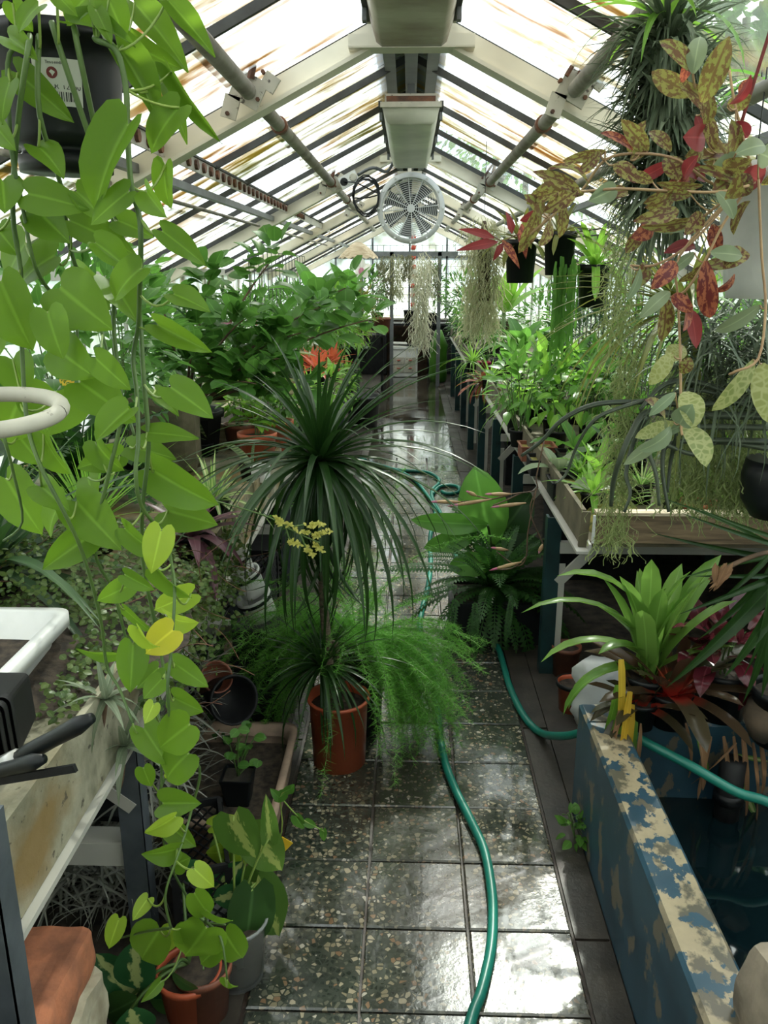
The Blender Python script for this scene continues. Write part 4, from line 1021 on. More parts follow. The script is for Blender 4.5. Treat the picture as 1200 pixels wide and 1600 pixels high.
for k, (u, v, vb, lab, mt) in enumerate(((598, 398, 480, 'grey moss clump on the left of the far gate top', 'mossdk'), (618, 396, 470, 'grey moss clump on the far gate left post', 'mossgrey'), (636, 396, 440, 'short dark moss tuft under the far gate bar', 'mossdk'), (676, 400, 470, 'dark moss clump by the right post of far gate', 'mossdk'))):
    ms = thing('spanish_moss', lab, 'moss', P(u, v, Y=11.75)); moss(ms, P(u, v, Y=11.75), (vb - v) / FPX * 11.5, .09, 320, mt, .004, .03, .2)

# ---------------------------------------------------------------- dracaena in the path
D0 = P(527, 1212, Z=0); D0.y += .09
dr = thing('potted_dracaena', 'dark dracaena with drooping straps in a terracotta pot on the path', 'plant', D0)
add_pot(dr, .104, .245, M['terra'], .84, n=36, rim=.045)
tk = smoothline([D0 + Vector((-.02, .02, .2)), P(505, 930, Y=2.45), P(508, 850, Y=2.44), P(500, 720, Y=2.44)], 6)
obj('trunk', MB().tube(tk, [.016 - .004 * i / len(tk) for i in range(len(tk))], 8), M['cane'], dr, True, True)
obj('trunk', MB().tube(smoothline([D0 + Vector((.02, .01, .2)), D0 + Vector((-.01, .03, .42)), P(500, 1035, Y=2.46)], 5), .010, 7), M['cane'], dr, True, True)
hd = tk[-1] - Vector(dr.location)
rosette(dr, 185, .52, .046, 'blade', 'drac', (80, -75), (.6, 1.9), z0=hd.z, off=(hd.x, hd.y), nseg=9, fold=.5, lj=.25)
hd2 = P(505, 1040, Y=2.46) - Vector(dr.location)
rosette(dr, 90, .31, .050, 'blade', 'drac', (80, -40), (.5, 1.6), z0=hd2.z, off=(hd2.x, hd2.y), nseg=8, fold=.5)

# asparagus fern: a fountain of thread-fine sprays
A0 = Vector((-.17, 2.66, 0))
af = thing('asparagus_fern', 'feathery light green asparagus fern spilling beside the dracaena pot', 'fern', A0)
add_pot(af, .10, .36, M['blackm'])
nm = MB(); sv = MB(); V_, F_ = [], []
for k in range(230):
    th = rnd(0, 2 * PI); L = rnd(.25, .62); e = rnd(.5, 1.4); p = A0 + Vector((0, 0, .34)); d = hdir(th, e); line = [p]
    if R.random() < .5: th = rnd(-1.0, .35); e = rnd(-.2, .8); d = hdir(th, e); L = rnd(.24, .44)
    elif R.random() < .7: th = rnd(2.6, 3.9); e = rnd(.2, 1.1); d = hdir(th, e); L = rnd(.26, .50)
    dp_ = rnd(.07, .24)
    for i in range(14):
        d = (d + Vector((rnd(-.10, .10), rnd(-.10, .10), -dp_))).normalized(); p = p + d * L / 11
        if p.z < .02: break
        line.append(p)
    sv.tube(line, .0010, 3, False)
    for i in range(2, len(line)):
        for j in range(30):
            q = line[i - 1].lerp(line[i], R.random()); w = .055 * (1 - .5 * i / 14)
            b_ = q + Vector((rnd(-1, 1), rnd(-1, 1), rnd(-.8, .5))) * w; n_ = Vector((rnd(-1, 1), rnd(-1, 1), rnd(-1, 1))).normalized() * .0010
            V_ += [tuple(q - n_), tuple(q + n_), tuple(b_)]; F_.append((len(V_) - 3, len(V_) - 2, len(V_) - 1))
nm.add(V_, np.array(F_, dtype=np.int64))
obj('stems', sv, M['stem'], af, True, True, kind='stuff'); obj('needles', nm, M['asp'], af, True, True, kind='stuff')

# black crate with boston fern, banana leaves behind
c0 = P(770, 1008, Z=0); cx, cy = c0.x, c0.y
fe = thing('crate_fern', 'dark sword fern growing in a black crate on the right of the path', 'fern', (cx + .02, cy + .16, 0))
m = MB(); w, d, h = .40, .30, .20
for sx, sy, ww, dd in ((0, -1, w, .012), (0, 1, w, .012), (-1, 0, .012, d), (1, 0, .012, d)): m.box((sx * w / 2, sy * d / 2, h / 2), (ww, dd, h))
m.box((0, 0, .01), (w, d, .015)); m.box((0, -d / 2 - .008, h - .012), (w + .03, .02, .02)); m.box((-w / 2 - .006, 0, h - .012), (.02, d + .02, .02)); m.box((w / 2 + .006, 0, h - .012), (.02, d + .02, .02))
obj('crate', m, M['black'], fe); obj('soil', MB().box((0, 0, .16), (w - .03, d - .03, .03)), M['soil'], fe)
fern(fe, 60, .42, 'fern', (80, -15), (.7, 1.75), z0=.2, nl=22, W=.10)
for (bu, bv, tu, tv, y) in ((720, 890, 598, 888, 3.12), (715, 915, 622, 945, 3.12), (712, 935, 694, 1042, 3.10), (742, 940, 742, 1030, 3.10), (760, 905, 700, 850, 3.2), (730, 870, 655, 868, 3.2), (800, 930, 790, 1000, 3.1)):
    a, b_ = P(bu, bv, Y=y), P(tu, tv, Y=y - .08); d_ = (b_ - a); L_ = d_.length * 1.06
    ax = d_.cross(Vector((0, -.6, 1))).normalized(); d2 = Matrix.Rotation(.22, 3, ax) @ d_.normalized()
    leaf(fe, frond_tpl(24, .085, .5), 'fern', orient(a, d2, Vector((0, -.6, 1)), L_, L_, L_), 'frond')
bn = thing('banana_plant', 'broad leaved young banana plant behind the fern crate', 'plant', P(770, 930, Y=3.85) * 1.0)
bn.location.z = 0.0
add_pot(bn, .10, .2, M['blackm'])
BL = [(768, 850, 742, 728, 74, 3.75), (762, 820, 642, 812, 34, 3.6), (745, 835, 662, 856, 34, 3.6), (770, 850, 830, 770, 60, 3.8), (790, 870, 846, 846, 50, 3.7), (770, 880, 700, 885, 40, 3.5), (800, 900, 850, 930, 60, 3.75), (775, 860, 800, 800, 50, 3.95)]
for bu, bv, tu, tv, w, y in BL:
    o, a = pxleaf(bn, tpl('ell', .46, 9, 2, .5, .3, .04), 'banana' if tu < 760 else 'dark', bu, bv, tu, tv, w, y, .25)
    obj('leaf_stalk', MB().tube(arc(Vector(bn.location) + Vector((0, 0, .15)), a, -.03, 6), .006, 6), M['stem'], bn, True, True)
tw = thing('budded_twig', 'arching bare twig with pink buds reaching over the fern crate', 'branch', P(842, 775, Y=3.0))
m = MB()
TW = [[(850, 690), (838, 745), (838, 765), (800, 772), (768, 780), (720, 784), (690, 786)], [(768, 780), (745, 775), (732, 768)], [(815, 770), (790, 782), (770, 790)], [(838, 765), (828, 800), (848, 850), (842, 862)], [(838, 765), (825, 830), (822, 870), (808, 884), (776, 862)], [(822, 870), (800, 888), (770, 890)]]
for pl in TW: m.tube(smoothline([P(u, v, Y=2.98) for u, v in pl], 4), .0028, 5)
obj('twig', m, M['twig'], tw, True, True)
for (a, b_) in (((720, 784), (676, 784)), ((768, 780), (706, 790)), ((745, 775), (730, 768)), ((800, 772), (762, 772)), ((795, 860), (770, 856)), ((815, 878), (770, 890)), ((848, 850), (842, 864)), ((822, 786), (772, 792))):
    a, b_ = P(*a, Y=2.97), P(*b_, Y=2.96); n_ = a.lerp(b_, .5)
    obj('bud', MB().tube([a, a.lerp(b_, .3), n_, a.lerp(b_, .8), b_], [.002, .0065, .008, .006, .001], 7), M['tan'], tw, True, True)
    obj('bud_tip', MB().tube([a.lerp(b_, .84), a.lerp(b_, 1.0), a.lerp(b_, 1.12)], [.005, .004, .0006], 6), M['pinkfl'], tw, True, True)

# ---------------------------------------------------------------- bromeliads over the basin
B0 = P(1010, 1075, Y=2.16); zt = ZB - .004
br = thing('green_bromeliad', 'large glossy green bromeliad in a black pot on the basin end', 'plant', (B0.x, 2.16, zt))
add_pot(br, .075, .13, M['black'])
rosette(br, 9, .34, .17, 'strap', 'brom', (88, 68), (.15, .5), z0=.12, nseg=9, fold=.35, r0=.015)
BR = [(1010, 955, 1018, 874, 26), (1028, 985, 1042, 918, 32), (1010, 990, 930, 945, 26), (1000, 985, 945, 950, 34), (1035, 980, 1080, 892, 30), (1040, 990, 1105, 905, 24), (1050, 985, 1152, 938, 32), (1045, 1000, 1148, 1010, 24), (985, 960, 870, 900, 24), (975, 950, 814, 958, 16), (950, 960, 845, 1035, 20), (975, 1000, 935, 1022, 34), (950, 985, 888, 1108, 26), (940, 1010, 880, 1118, 18), (1000, 970, 968, 900, 26)]
for bu, bv, tu, tv, w in BR:
    L = math.hypot(tu - bu, tv - bv); dr_ = 1.9 if tv > bv + 20 or L > 120 else .7
    y = 2.16 - rnd(.0, .12)
    base = Vector(br.location) + Vector((rnd(-.02, .02), rnd(-.03, .0), .13)); tip = P(tu, tv, Y=y)
    v_ = tip - base; h = Vector((v_.x, v_.y, 0)); th = math.atan2(h.y, h.x); tp = tpl('strap', .15 * w / 26, 9, 1, dr_, .35)
    a_ = math.atan2(v_.z, h.length); bend = math.atan2(-tp_tip(tp)[1], tp_tip(tp)[0]); s = v_.length / tp_l(tp)
    leaf(br, tp, 'brom', orient(base, hdir(th, a_ + bend), hdir(th, a_ + bend + PI / 2), min(s, .36), s, s))
r0 = P(1062, 1085, Y=2.04)
rb = thing('red_bromeliad', 'dark bromeliad with a red heart in front of the green one', 'plant', (r0.x, 2.10, zt))
add_pot(rb, .06, .10, M['black'])
rosette(rb, 20, .25, .20, 'strap', 'bromred', (70, 5), (.2, 1.1), z0=.09, nseg=7, fold=.3, r0=.012)
rosette(rb, 5, .09, .30, 'lance', 'redbrom', (85, 65), (.1, .3), z0=.10, nseg=5)
r1 = P(1000, 1135, Y=2.08)
rb2 = thing('red_bromeliad', 'small dark bromeliad with dull red base left of the red one', 'plant', (r1.x, 2.085, zt))
add_pot(rb2, .045, .08, M['black'])
rosette(rb2, 13, .17, .22, 'strap', 'bromred', (65, 0), (.3, 1.2), z0=.06, nseg=6, fold=.3)
r2 = P(1135, 1085, Y=2.12)
bu_ = thing('burgundy_plant', 'shiny burgundy leaved plant in black pot right of the red bromeliad', 'plant', (r2.x, 2.16, zt))
add_pot(bu_, .085, .15, M['black'])
bush(bu_, 46, .13, .10, .10, .20, .10, .55, 'ovate', 'burg', True, .9, 6, .4)
# dead hanging leaves over the edge
dl = thing('dry_leaf_fringe', 'fringe of withered brown leaves hanging over the basin end wall', 'leaves', P(1110, 1150, Y=2.03)); 
for u, v, u2, v2, w in [(985, 1080, 962, 1265, 14), (1000, 1130, 985, 1220, 8), (1070, 1130, 1076, 1215, 10), (1090, 1130, 1098, 1235, 14), (1110, 1150, 1090, 1250, 10), (1145, 1150, 1150, 1300, 10), (1160, 1150, 1165, 1280, 12), (1175, 1160, 1180, 1290, 10), (1150, 1160, 1080, 1225, 8), (1185, 1150, 1190, 1240, 10), (970, 1110, 945, 1230, 12), (1130, 1150, 1140, 1240, 9)]:
    pxleaf(dl, tpl('strap', .10, 8, 1, .5, .6, .12, rnd(-1.5, 1.5)), R.choice(['brown', 'brown', 'yellowleaf', 'olive'] if u < 1000 else ['brown']), u, v, u2, v2, w * .62, 2.02 + rnd(-.02, .02), .6)
gl = thing('yellowing_strap_leaves', 'green and yellow straps hanging over the blue basin corner', 'leaves', P(955, 1110, Y=2.07))
for u, v, u2, v2, w, mt in [(978, 1090, 930, 1240, 18, 'brom'), (985, 1100, 960, 1262, 14, 'yellowleaf'), (990, 1110, 975, 1240, 12, 'brom'), (970, 1030, 968, 1130, 10, 'yellowleaf'), (965, 1070, 945, 1150, 12, 'midb'), (1090, 1150, 1105, 1220, 8, 'spider'), (1140, 1190, 1180, 1275, 10, 'spider'), (1145, 1180, 1200, 1190, 7, 'spider')]:
    pxleaf(gl, tpl('strap', .14, 7, 1, .5, .3), mt, u, v, u2, v2, w, 2.07 + rnd(-.03, .0), .4)
# dark straps from the right edge with dried flower head
ds = thing('dark_strap_plant', 'dark green strap leaved plant at the edge with a dried flower head', 'plant', (1.02, 2.02, zt))
add_pot(ds, .09, .16, M['black'])
m = MB(); m.tube([Vector((1.02, 2.02, .5)), P(1215, 860, Y=2.02)], .014, 7); m.tube(smoothline([P(1215, 860, Y=2.0), P(1180, 868, Y=1.98), P(1140, 885, Y=1.96), P(1112, 905, Y=1.95)], 4), [.006] * 13, 6)
obj('stalk', m, M['twig'], ds, True, True)
for u, v, u2, v2, w in [(1215, 905, 1040, 1075, 26), (1215, 880, 1090, 1000, 16), (1220, 930, 1130, 1060, 22), (1215, 900, 1060, 960, 12), (1210, 870, 1010, 830, 10), (1210, 850, 1060, 800, 8), (1210, 860, 1020, 775, 8), (1205, 880, 1160, 1060, 16), (1210, 880, 1185, 1040, 16), (1200, 870, 1110, 950, 10), (1205, 900, 1080, 900, 8), (1215, 840, 1080, 790, 7), (1215, 920, 1160, 1100, 20), (1215, 960, 1190, 1090, 18), (1205, 880, 1120, 1020, 9), (1212, 870, 1060, 905, 9)]:
    pxleaf(ds, tpl('blade', .12, 7, 1, .5, .5), 'drac' if w > 9 else 'dark', u, v, u2, v2, w, 2.0 + rnd(-.08, .05), .5)
for k in range(16):
    a = P(1120 + rnd(-18, 20), 885 + rnd(-14, 14), Y=1.95); pxleaf(ds, tpl('lance', .3, 4, 1, .3, .3), 'brown', 1130 + rnd(-14, 16), 888 + rnd(-10, 10), 1112 + rnd(-10, 14), 915 + rnd(-14, 10), 9, 1.95 + rnd(-.02, .02), .6, 'dry_bract')
# ================================================================ left bench
ZL, ZR = .777, .701
def onL(u, v): return P(u, v, Z=ZL)
def onR(u, v): return P(u, v, Z=ZR)
def plant(name, label, loc, cat='plant', pot=None, group=None):
    t = thing(name, label, cat, loc, group)
    if pot: add_pot(t, *pot[:2], M[pot[2]], n=18)
    return t
# big rubbery shrub
L0 = Vector((-1.02, 3.75, ZL))
js = plant('rubbery_shrub', 'big shrub with round rubbery green leaves in a black tub, over the terracotta pots', L0, pot=(.17, .20, 'blackm'))
st = MB()
for (u, v, y) in [(575, 500, 3.9), (540, 450, 3.95), (430, 400, 4.0), (470, 520, 3.6), (330, 430, 3.9), (250, 470, 3.8), (400, 600, 3.45), (500, 480, 3.6), (300, 560, 3.5), (380, 500, 3.6), (470, 610, 3.5), (440, 560, 3.5)]:
    q = P(u, v, Y=y); ln = arc(L0 + Vector((0, 0, .18)), q, -.06, 8); st.tube(ln, [.010 - .0009 * i for i in range(9)], 6, False)
    for i in range(3, 9):
        a = ln[i]
        for k in range(6 if i < 7 else 10):
            d = hdir(rnd(0, 2 * PI), rnd(-.4, 1.2)); s = rnd(.070, .105)
            leaf(js, tpl('round', .92, 5, 1, R.choice([.2, .6]), .25), 'jade', orient(a + d * rnd(.02, .10), d, Vector((rnd(-.5, .5), rnd(-.5, .2), 1)), s, s, s))
obj('branches', st, M['twig'], js, True, True)
for k, (u, v, y) in enumerate(((355, 507, 3.5),)):
    p = P(u, v, Y=y); mb = MB()
    for j in range(5): mb.tpl(tpl('ell', .6, 4, 1, .4, .2), orient(p, hdir(j * 1.25, .4), Vector((0, 0, 1)), .03, .03, .03))
    obj('flower', mb, M['pinkfl'], js, True, True)
# rocks and slab
def rock(name, label, loc, d, mat, seed, cat='stone', n=10):
    rr = random.Random(seed); t = MB(); vs = []
    for i in range(n + 1):
        for j in range(2 * n):
            th = 2 * PI * j / (2 * n); ph = PI * i / n; x, y, z = math.sin(ph) * math.cos(th), math.sin(ph) * math.sin(th), math.cos(ph)
            k = max(abs(x), abs(y), abs(z)) ** .93; q = 1 + rr.uniform(-.03, .03) if 0 < i < n else 1
            vs.append((loc[0] + x / k * d[0] / 2 * q, loc[1] + y / k * d[1] / 2 * q, loc[2] + d[2] / 2 + z / k * d[2] / 2 * q))
    m2 = 2 * n; t.add(vs, [(i * m2 + j, i * m2 + (j + 1) % m2, (i + 1) * m2 + (j + 1) % m2, (i + 1) * m2 + j) for i in range(n) for j in range(m2)])
    return single(name, t, M[mat], label, cat)
from mathutils import noise as mnoise
def rough_box(name, label, loc, d, mat, seed, cat, n=7, amp=.006, rot=0., sc=18., taper=.0):
    m = MB(); pts, idx, fs = [], {}, []
    def vid(i, j, k):
        if (i, j, k) not in idx:
            x, y, z = (i / n - .5), (j / n - .5), (k / n - .5); t_ = 1 - taper * (z + .5)
            p = Vector((x * d[0] * t_, y * d[1] * t_, (z + .5) * d[2]))
            e = sum(a in (0, n) for a in (i, j, k))
            if e >= 2: p -= Vector((x * d[0], y * d[1], z * d[2])) * (.03 * (e - 1))
            q = mnoise.noise_vector(p * sc + Vector((seed, seed * 2, 0))); p += q * amp
            if k == 0: p.z = 0
            c, s_ = math.cos(rot), math.sin(rot); idx[(i, j, k)] = len(pts); pts.append((loc[0] + p.x * c - p.y * s_, loc[1] + p.x * s_ + p.y * c, loc[2] + p.z))
        return idx[(i, j, k)]
    for a in range(n):
        for b in range(n):
            for w in (0, n):
                for q in ([(a, b, w), (a + 1, b, w), (a + 1, b + 1, w), (a, b + 1, w)], [(a, w, b), (a + 1, w, b), (a + 1, w, b + 1), (a, w, b + 1)], [(w, a, b), (w, a + 1, b), (w, a + 1, b + 1), (w, a, b + 1)]):
                    f = tuple(vid(*r_) for r_ in q); c_ = sum((Vector(pts[r_]) for r_ in f), Vector()) / 4 - Vector((loc[0], loc[1], loc[2] + d[2] / 2))
                    nn = (Vector(pts[f[1]]) - Vector(pts[f[0]])).cross(Vector(pts[f[2]]) - Vector(pts[f[0]]))
                    fs.append(f if nn.dot(c_) > 0 else f[::-1])
    return single(name, m.add(pts, fs), M[mat], label, cat)
rock('mossy_slab', 'mossy grey slab standing behind the lime pothos under the shrub', Vector((-1.02, 3.35, ZL)), (.30, .12, .34), 'rock', 3)
# terracotta pots with seedlings
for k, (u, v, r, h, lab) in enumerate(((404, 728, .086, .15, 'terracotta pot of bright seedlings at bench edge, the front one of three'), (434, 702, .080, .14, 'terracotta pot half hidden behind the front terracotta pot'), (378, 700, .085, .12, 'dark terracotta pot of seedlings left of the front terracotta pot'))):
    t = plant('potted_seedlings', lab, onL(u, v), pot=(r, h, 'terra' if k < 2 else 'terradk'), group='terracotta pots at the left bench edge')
    bush(t, 60, .09, .09, .045, .215, .055, .6, 'ovate', 'midb' if k != 1 else 'mid', k == 0, .5, 7, .2)
# labels / white boxes
def wbox(label, u, v, d, rot): 
    p = onL(u, v); m = MB(); x, y, z = d
    m.box((p.x, p.y, p.z + z / 2), d, (rnd(-.05, .05), 0, rot)); m.box((p.x, p.y - .002, p.z + z + .004), (x * 1.05, y * 1.05, .008), (.1, .08, rot))
    single('white_box', m, M['wplastic'], label, 'box')
wbox('crumpled white plastic box beside the front terracotta pot', 398, 726, (.07, .06, .085), .4)
wbox('low white plastic box on the bench edge below the crumpled one', 408, 752, (.06, .05, .06), -.3)
# striped spider plants, sansevieria
t = plant('spider_plant', 'cream striped spider plant arching over left bench edge by white boxes', onL(335, 815), pot=(.06, .08, 'blackm'))
rosette(t, 34, .24, .085, 'blade', 'spider', (80, 5), (.4, 1.7), z0=.07, nseg=8)
for k, (u, v, n, h, lab) in enumerate(((318, 712, 3, .26, 'banded snake plant below the rubbery shrub'), (393, 748, 2, .17, 'small banded snake plant bent towards the path'))):
    t = plant('snake_plant', lab, onL(u, v), pot=(.05, .06, 'blackm'))
    rosette(t, n, h, .25, 'strap', 'snake', (85, 55), (.1, .9 * k + .2), z0=.05, nseg=8)
# purple-brown leaf plant draped at the edge, yellow-flowered stem
t = plant('purple_leaved_plant', 'purple brown strap leaved plant drooping over left bench edge', onL(285, 890) + Vector((0, .12, 0)), pot=(.06, .07, 'blackm'))
rosette(t, 46, .22, .17, 'lance', 'purple', (70, -10), (.5, 1.7), z0=.06, nseg=6)
fs = thing('flower_spray', 'branched spray of tiny yellow flowers reaching out over the path', 'flower', P(335, 782, Y=2.04))
m = MB()
for pl in ([(335, 782), (380, 795), (425, 810), (460, 830), (490, 835)], [(425, 810), (452, 822), (475, 820)], [(460, 830), (480, 840), (500, 848)], [(445, 820), (455, 850)], [(470, 835), (480, 862)], [(330, 775), (300, 770)]):
    m.tube(smoothline([P(u, v, Y=2.02) for u, v in pl], 4), .0022, 5)
obj('stem', m, M['stem'], fs, True, True)
for (a, b_) in (((475, 822), (505, 818)), ((488, 838), (516, 830)), ((440, 815), (490, 838)), ((490, 848), (505, 862)), ((452, 845), (470, 852)), ((476, 855), (490, 868)), ((432, 808), (440, 820))):
    mb = MB(); A, B_ = P(*a, Y=2.02), P(*b_, Y=2.01)
    for j in range(40):
        q = A.lerp(B_, R.random()); d = hdir(rnd(0, 6.3), rnd(-1, 1)); mb.tpl(tpl('ell', .5, 3, 1, .2, .3), orient(q, d, Vector((0, -1, .3)), .013, .013, .013))
    obj('flower_cluster', mb, M['catkin'], fs, True, True, kind='stuff')
# wire vine
wv = plant('wire_vine', 'mat of tiny round leaves on red wiry stems spreading over left bench', P(190, 960, Z=ZL))
mb, sb = MB(), MB()
def wirecloud(n, fn):
    for i in range(n):
        p, nrm = fn(); s = rnd(.010, .018)
        mb.tpl(tpl('round', .85, 3, 1, .3, .15), orient(p, hdir(rnd(0, 6.3), rnd(-.6, .5)), nrm + Vector((rnd(-.6, .6), rnd(-.6, .6), rnd(-.3, .6))), s, s, s))
def dome():
    a, r = rnd(0, 6.3), math.sqrt(R.random()); x, y = r * math.cos(a), r * math.sin(a)
    h = .17 * (1 - r * r) * rnd(.4, 1) + .02
    if -.88 + x * .36 < -.70 and 1.93 + y * .58 < 1.68: return dome()
    return Vector((-.88 + x * .36, 1.93 + y * .58, ZL + h)), Vector((x, y - .4, 1))
def drape():
    y = rnd(1.55, 2.55); k = R.random(); return Vector((-.60 + .05 * k + rnd(0, .05), y, ZL + .05 - .30 * k * rnd(.3, 1))), Vector((1, -.5, .4))
wirecloud(3800, dome); wirecloud(1300, drape)
def mat_near():
    p = Vector((rnd(-1.08, -.615), rnd(1.33, 1.85), ZL + rnd(.005, .07)))
    if p.x < -.70 and p.y < 1.68: p.y = rnd(1.69, 1.9)
    return p, Vector((.2, -.5, 1))
wirecloud(1300, mat_near)
for i in range(90):
    p, _ = dome() if i % 2 else drape(); q = p + Vector((rnd(-.12, .16), rnd(-.14, .1), rnd(-.06, .08))); sb.tube(arc(p, q, rnd(-.02, .03), 5), .0011, 3, False)
obj('foliage', mb, M['wire'], wv, True, True, kind='stuff'); obj('wiry_stems', sb, M['rust'], wv, True, True, kind='stuff')
obj('root_mat', MB().lathe([(0, .055), (.16, .05), (.30, .03), (.40, .0)], 18, (-.90, 1.72, ZL)), M['soil'], wv, True, True)
# basin, nested pots, loppers on the near end
bp = P(25, 1010, Y=1.42)
t = thing('white_basin', 'white plastic basin with rolled rim on the near left bench', 'basin', (-.88, 1.46, ZL))
m = MB(); 
def rrect(w, d, r, z, n=5):
    o = []
    for cx_, cy_, a in ((w - r, d - r, 0), (-w + r, d - r, PI / 2), (-w + r, -d + r, PI), (w - r, -d + r, 1.5 * PI)):
        o += [(cx_ + r * math.cos(a + PI / 2 * i / n), cy_ + r * math.sin(a + PI / 2 * i / n), z) for i in range(n + 1)]
    return o
loops = [rrect(.11, .15, .03, .0), rrect(.13, .17, .03, .10), rrect(.15, .19, .035, .105), rrect(.15, .19, .035, .085), rrect(.152, .192, .035, .085), rrect(.152, .192, .035, .112), rrect(.128, .168, .03, .112), rrect(.11, .15, .03, .012)]
v = sum(loops, []); k = len(loops[0])
obj('basin_shell', m.add(v, [(i * k + j, i * k + (j + 1) % k, (i + 1) * k + (j + 1) % k, (i + 1) * k + j) for i in range(len(loops) - 1) for j in range(k)] + [tuple(range(7 * k, 8 * k))]), M['wplastic'], t, False, True)
for i in range(3):
    t = thing('square_pot', ('front one of the nested black square pots lying on left bench', 'middle one of the nested black square pots lying on left bench', 'rear one of the nested black square pots lying on left bench')[i], 'pot', (-.725, 1.17 + .022 * i, ZL + .006), 'nested black square pots')
    lp = [rrect(.066, .066, .012, -.0, 3), rrect(.066, .066, .012, .012, 3), rrect(.060, .060, .011, .012, 3), rrect(.050, .050, .010, .105, 3), rrect(.046, .046, .010, .102, 3), rrect(.056, .056, .010, .002, 3)]
    v = sum(lp, []); k = len(lp[0])
    o = obj('pot_shell', MB().add(v, [(a * k + j, a * k + (j + 1) % k, (a + 1) * k + (j + 1) % k, (a + 1) * k + j) for a in range(5) for j in range(k)] + [tuple(range(3 * k, 4 * k)), tuple(range(4 * k, 5 * k))]), M['blackm'], t, False, True)
    o.rotation_euler = (-PI / 2 + .06, 0, 0); o.location = (0, 0, .068)
lo = thing('loppers', 'hand loppers with black grips lying over the near left bench edge', 'tool', P(60, 1160, Y=1.08))
for (a, b_, r) in ((P(25, 1186, Y=1.10), P(143, 1122, Y=1.06), .0135), (P(-25, 1212, Y=1.10), P(68, 1186, Y=1.05), .0125)):
    pts = [a.lerp(b_, k / 6) for k in range(7)]; obj('grip', MB().tube(pts, [r * .8, r, r, r * .95, r, r * 1.05, r * .6], 10), M['black'], lo, True, True)
obj('ferrule', MB().tube([P(-2, 1198, Y=1.10), P(30, 1183, Y=1.10)], .0145, 10), M['steel'], lo, True, True)
obj('blade', MB().bar(P(-30, 1225, Y=1.09), P(118, 1200, Y=1.04), .006, .012), M['blackm'], lo, True)
obj('pivot', MB().tube([P(-40, 1205, Y=1.12), P(-2, 1198, Y=1.10)], .012, 8), M['steel'], lo, True, True)
# air plants on the board
for k, (u, v, n, lab) in enumerate(((165, 1092, 18, 'pale air plant rosette on the corner of the left bench board'), (195, 1165, 18, 'green air plant rosette hanging below the corner of the bench board'))):
    p = P(u, v, X=-.585)
    t = plant('air_plant', lab, p, 'air plant')
    rosette(t, n, .105 if k == 0 else .12, .17, 'blade', 'till', (80, -20), (.4, 1.3), nseg=6, r0=.004)
    m = MB(); m.tube(arc(p, p + Vector((-.02, .0, -.08 if k == 0 else -.10)), .01, 4), .006, 5); obj('root', m, M['twig'], t, True, True)
for k, (u, v) in enumerate(((165, 1235), (232, 1240))):
    pass
# white ring handle
rc = P(-25, 638, Y=1.02)
t = thing('ring_handle', 'weathered white plastic ring handle reaching in from the side', 'handle', rc)
pts = []
for j in range(41):
    a = 2 * PI * j / 40; pts.append(rc + Vector((.094 * math.cos(a), .075 * math.sin(a) , -.005 + .012 * math.sin(a))))
obj('ring', MB().tube(pts, .0105, 12, False), M['dirtywhite'], t, True, True)
obj('shank', MB().tube([rc + Vector((-.09, 0, 0)), rc + Vector((-.30, .0, -.02)), rc + Vector((-.34, .0, -.84))], .012, 8), M['dirtywhite'], t, True, True)

# generic bench plants: (name, label, u, v on bench or xyz, kind, args)
def gp(name, label, loc, kind, pot=None, cat='plant', group=None, **k):
    t = plant(name, label, loc, cat, pot, group)
    if kind == 'bush': bush(t, **k)
    elif kind == 'ros': rosette(t, **k)
    elif kind == 'fern': fern(t, **k)
    return t
V3 = Vector
dB = dict(parts=False, droop=.6)
gp('sword_leaved_plant', 'glossy dark sword leaved plant behind the white ring', V3((-1.05, 1.9, ZL)), 'ros', (.08, .1, 'blackm'), n=46, L=.55, W=.07, prof='blade', mat='dark', el=(75, 5), droop=(.4, 1.3), z0=.1, nseg=8)
gp('grassy_plant', 'bright grassy plant standing behind the lowest white ring leaves', V3((-.95, 2.35, ZL)), 'ros', (.07, .09, 'blackm'), n=70, L=.36, W=.03, prof='blade', mat='midb', el=(85, 30), droop=(.1, .8), z0=.08, parts=True, nseg=6)
gp('dark_fern', 'dark fern filling the left bench behind the pothos', V3((-1.2, 2.9, ZL)), 'fern', (.09, .12, 'blackm'), cat='fern', n=34, L=.5, z0=.12, mat='fern')
gp('broad_leaved_plant', 'blue green broad leaved plant near the left eaves behind pothos', V3((-1.45, 2.3, ZL)), 'ros', (.1, .14, 'blackm'), n=16, L=.62, W=.28, prof='ell', mat='dark', el=(80, 15), droop=(.3, 1.1), z0=.14)
yl = P(92, 590, Y=2.4); t = plant('yellow_leaf_spray', 'small golden feathery leaf above the white ring', yl, 'leaf'); leaf(t, frond_tpl(12, .16, .5), 'yellowleaf', orient(yl, V3((.7, 0, -.5)), V3((0, -1, .3)), .11, .11, .11), 'frond')
gp('leafy_shrub', 'dense dark leafed shrub in the corner behind the hanging pothos', V3((-1.3, 3.1, ZL)), 'bush', (.12, .16, 'blackm'), n=520, rx=.45, ry=.5, rz=.40, zc=.55, L=.09, W=.5, prof='ovate', mat='jade', parts=True, droop=.6)
gp('leafy_shrub', 'tall mid green shrub against the left roof slope behind pothos', V3((-1.5, 4.2, ZL)), 'bush', (.12, .16, 'blackm'), n=520, rx=.32, ry=.7, rz=.42, zc=.55, L=.085, W=.6, prof='round', mat='mid', parts=True, droop=.6)
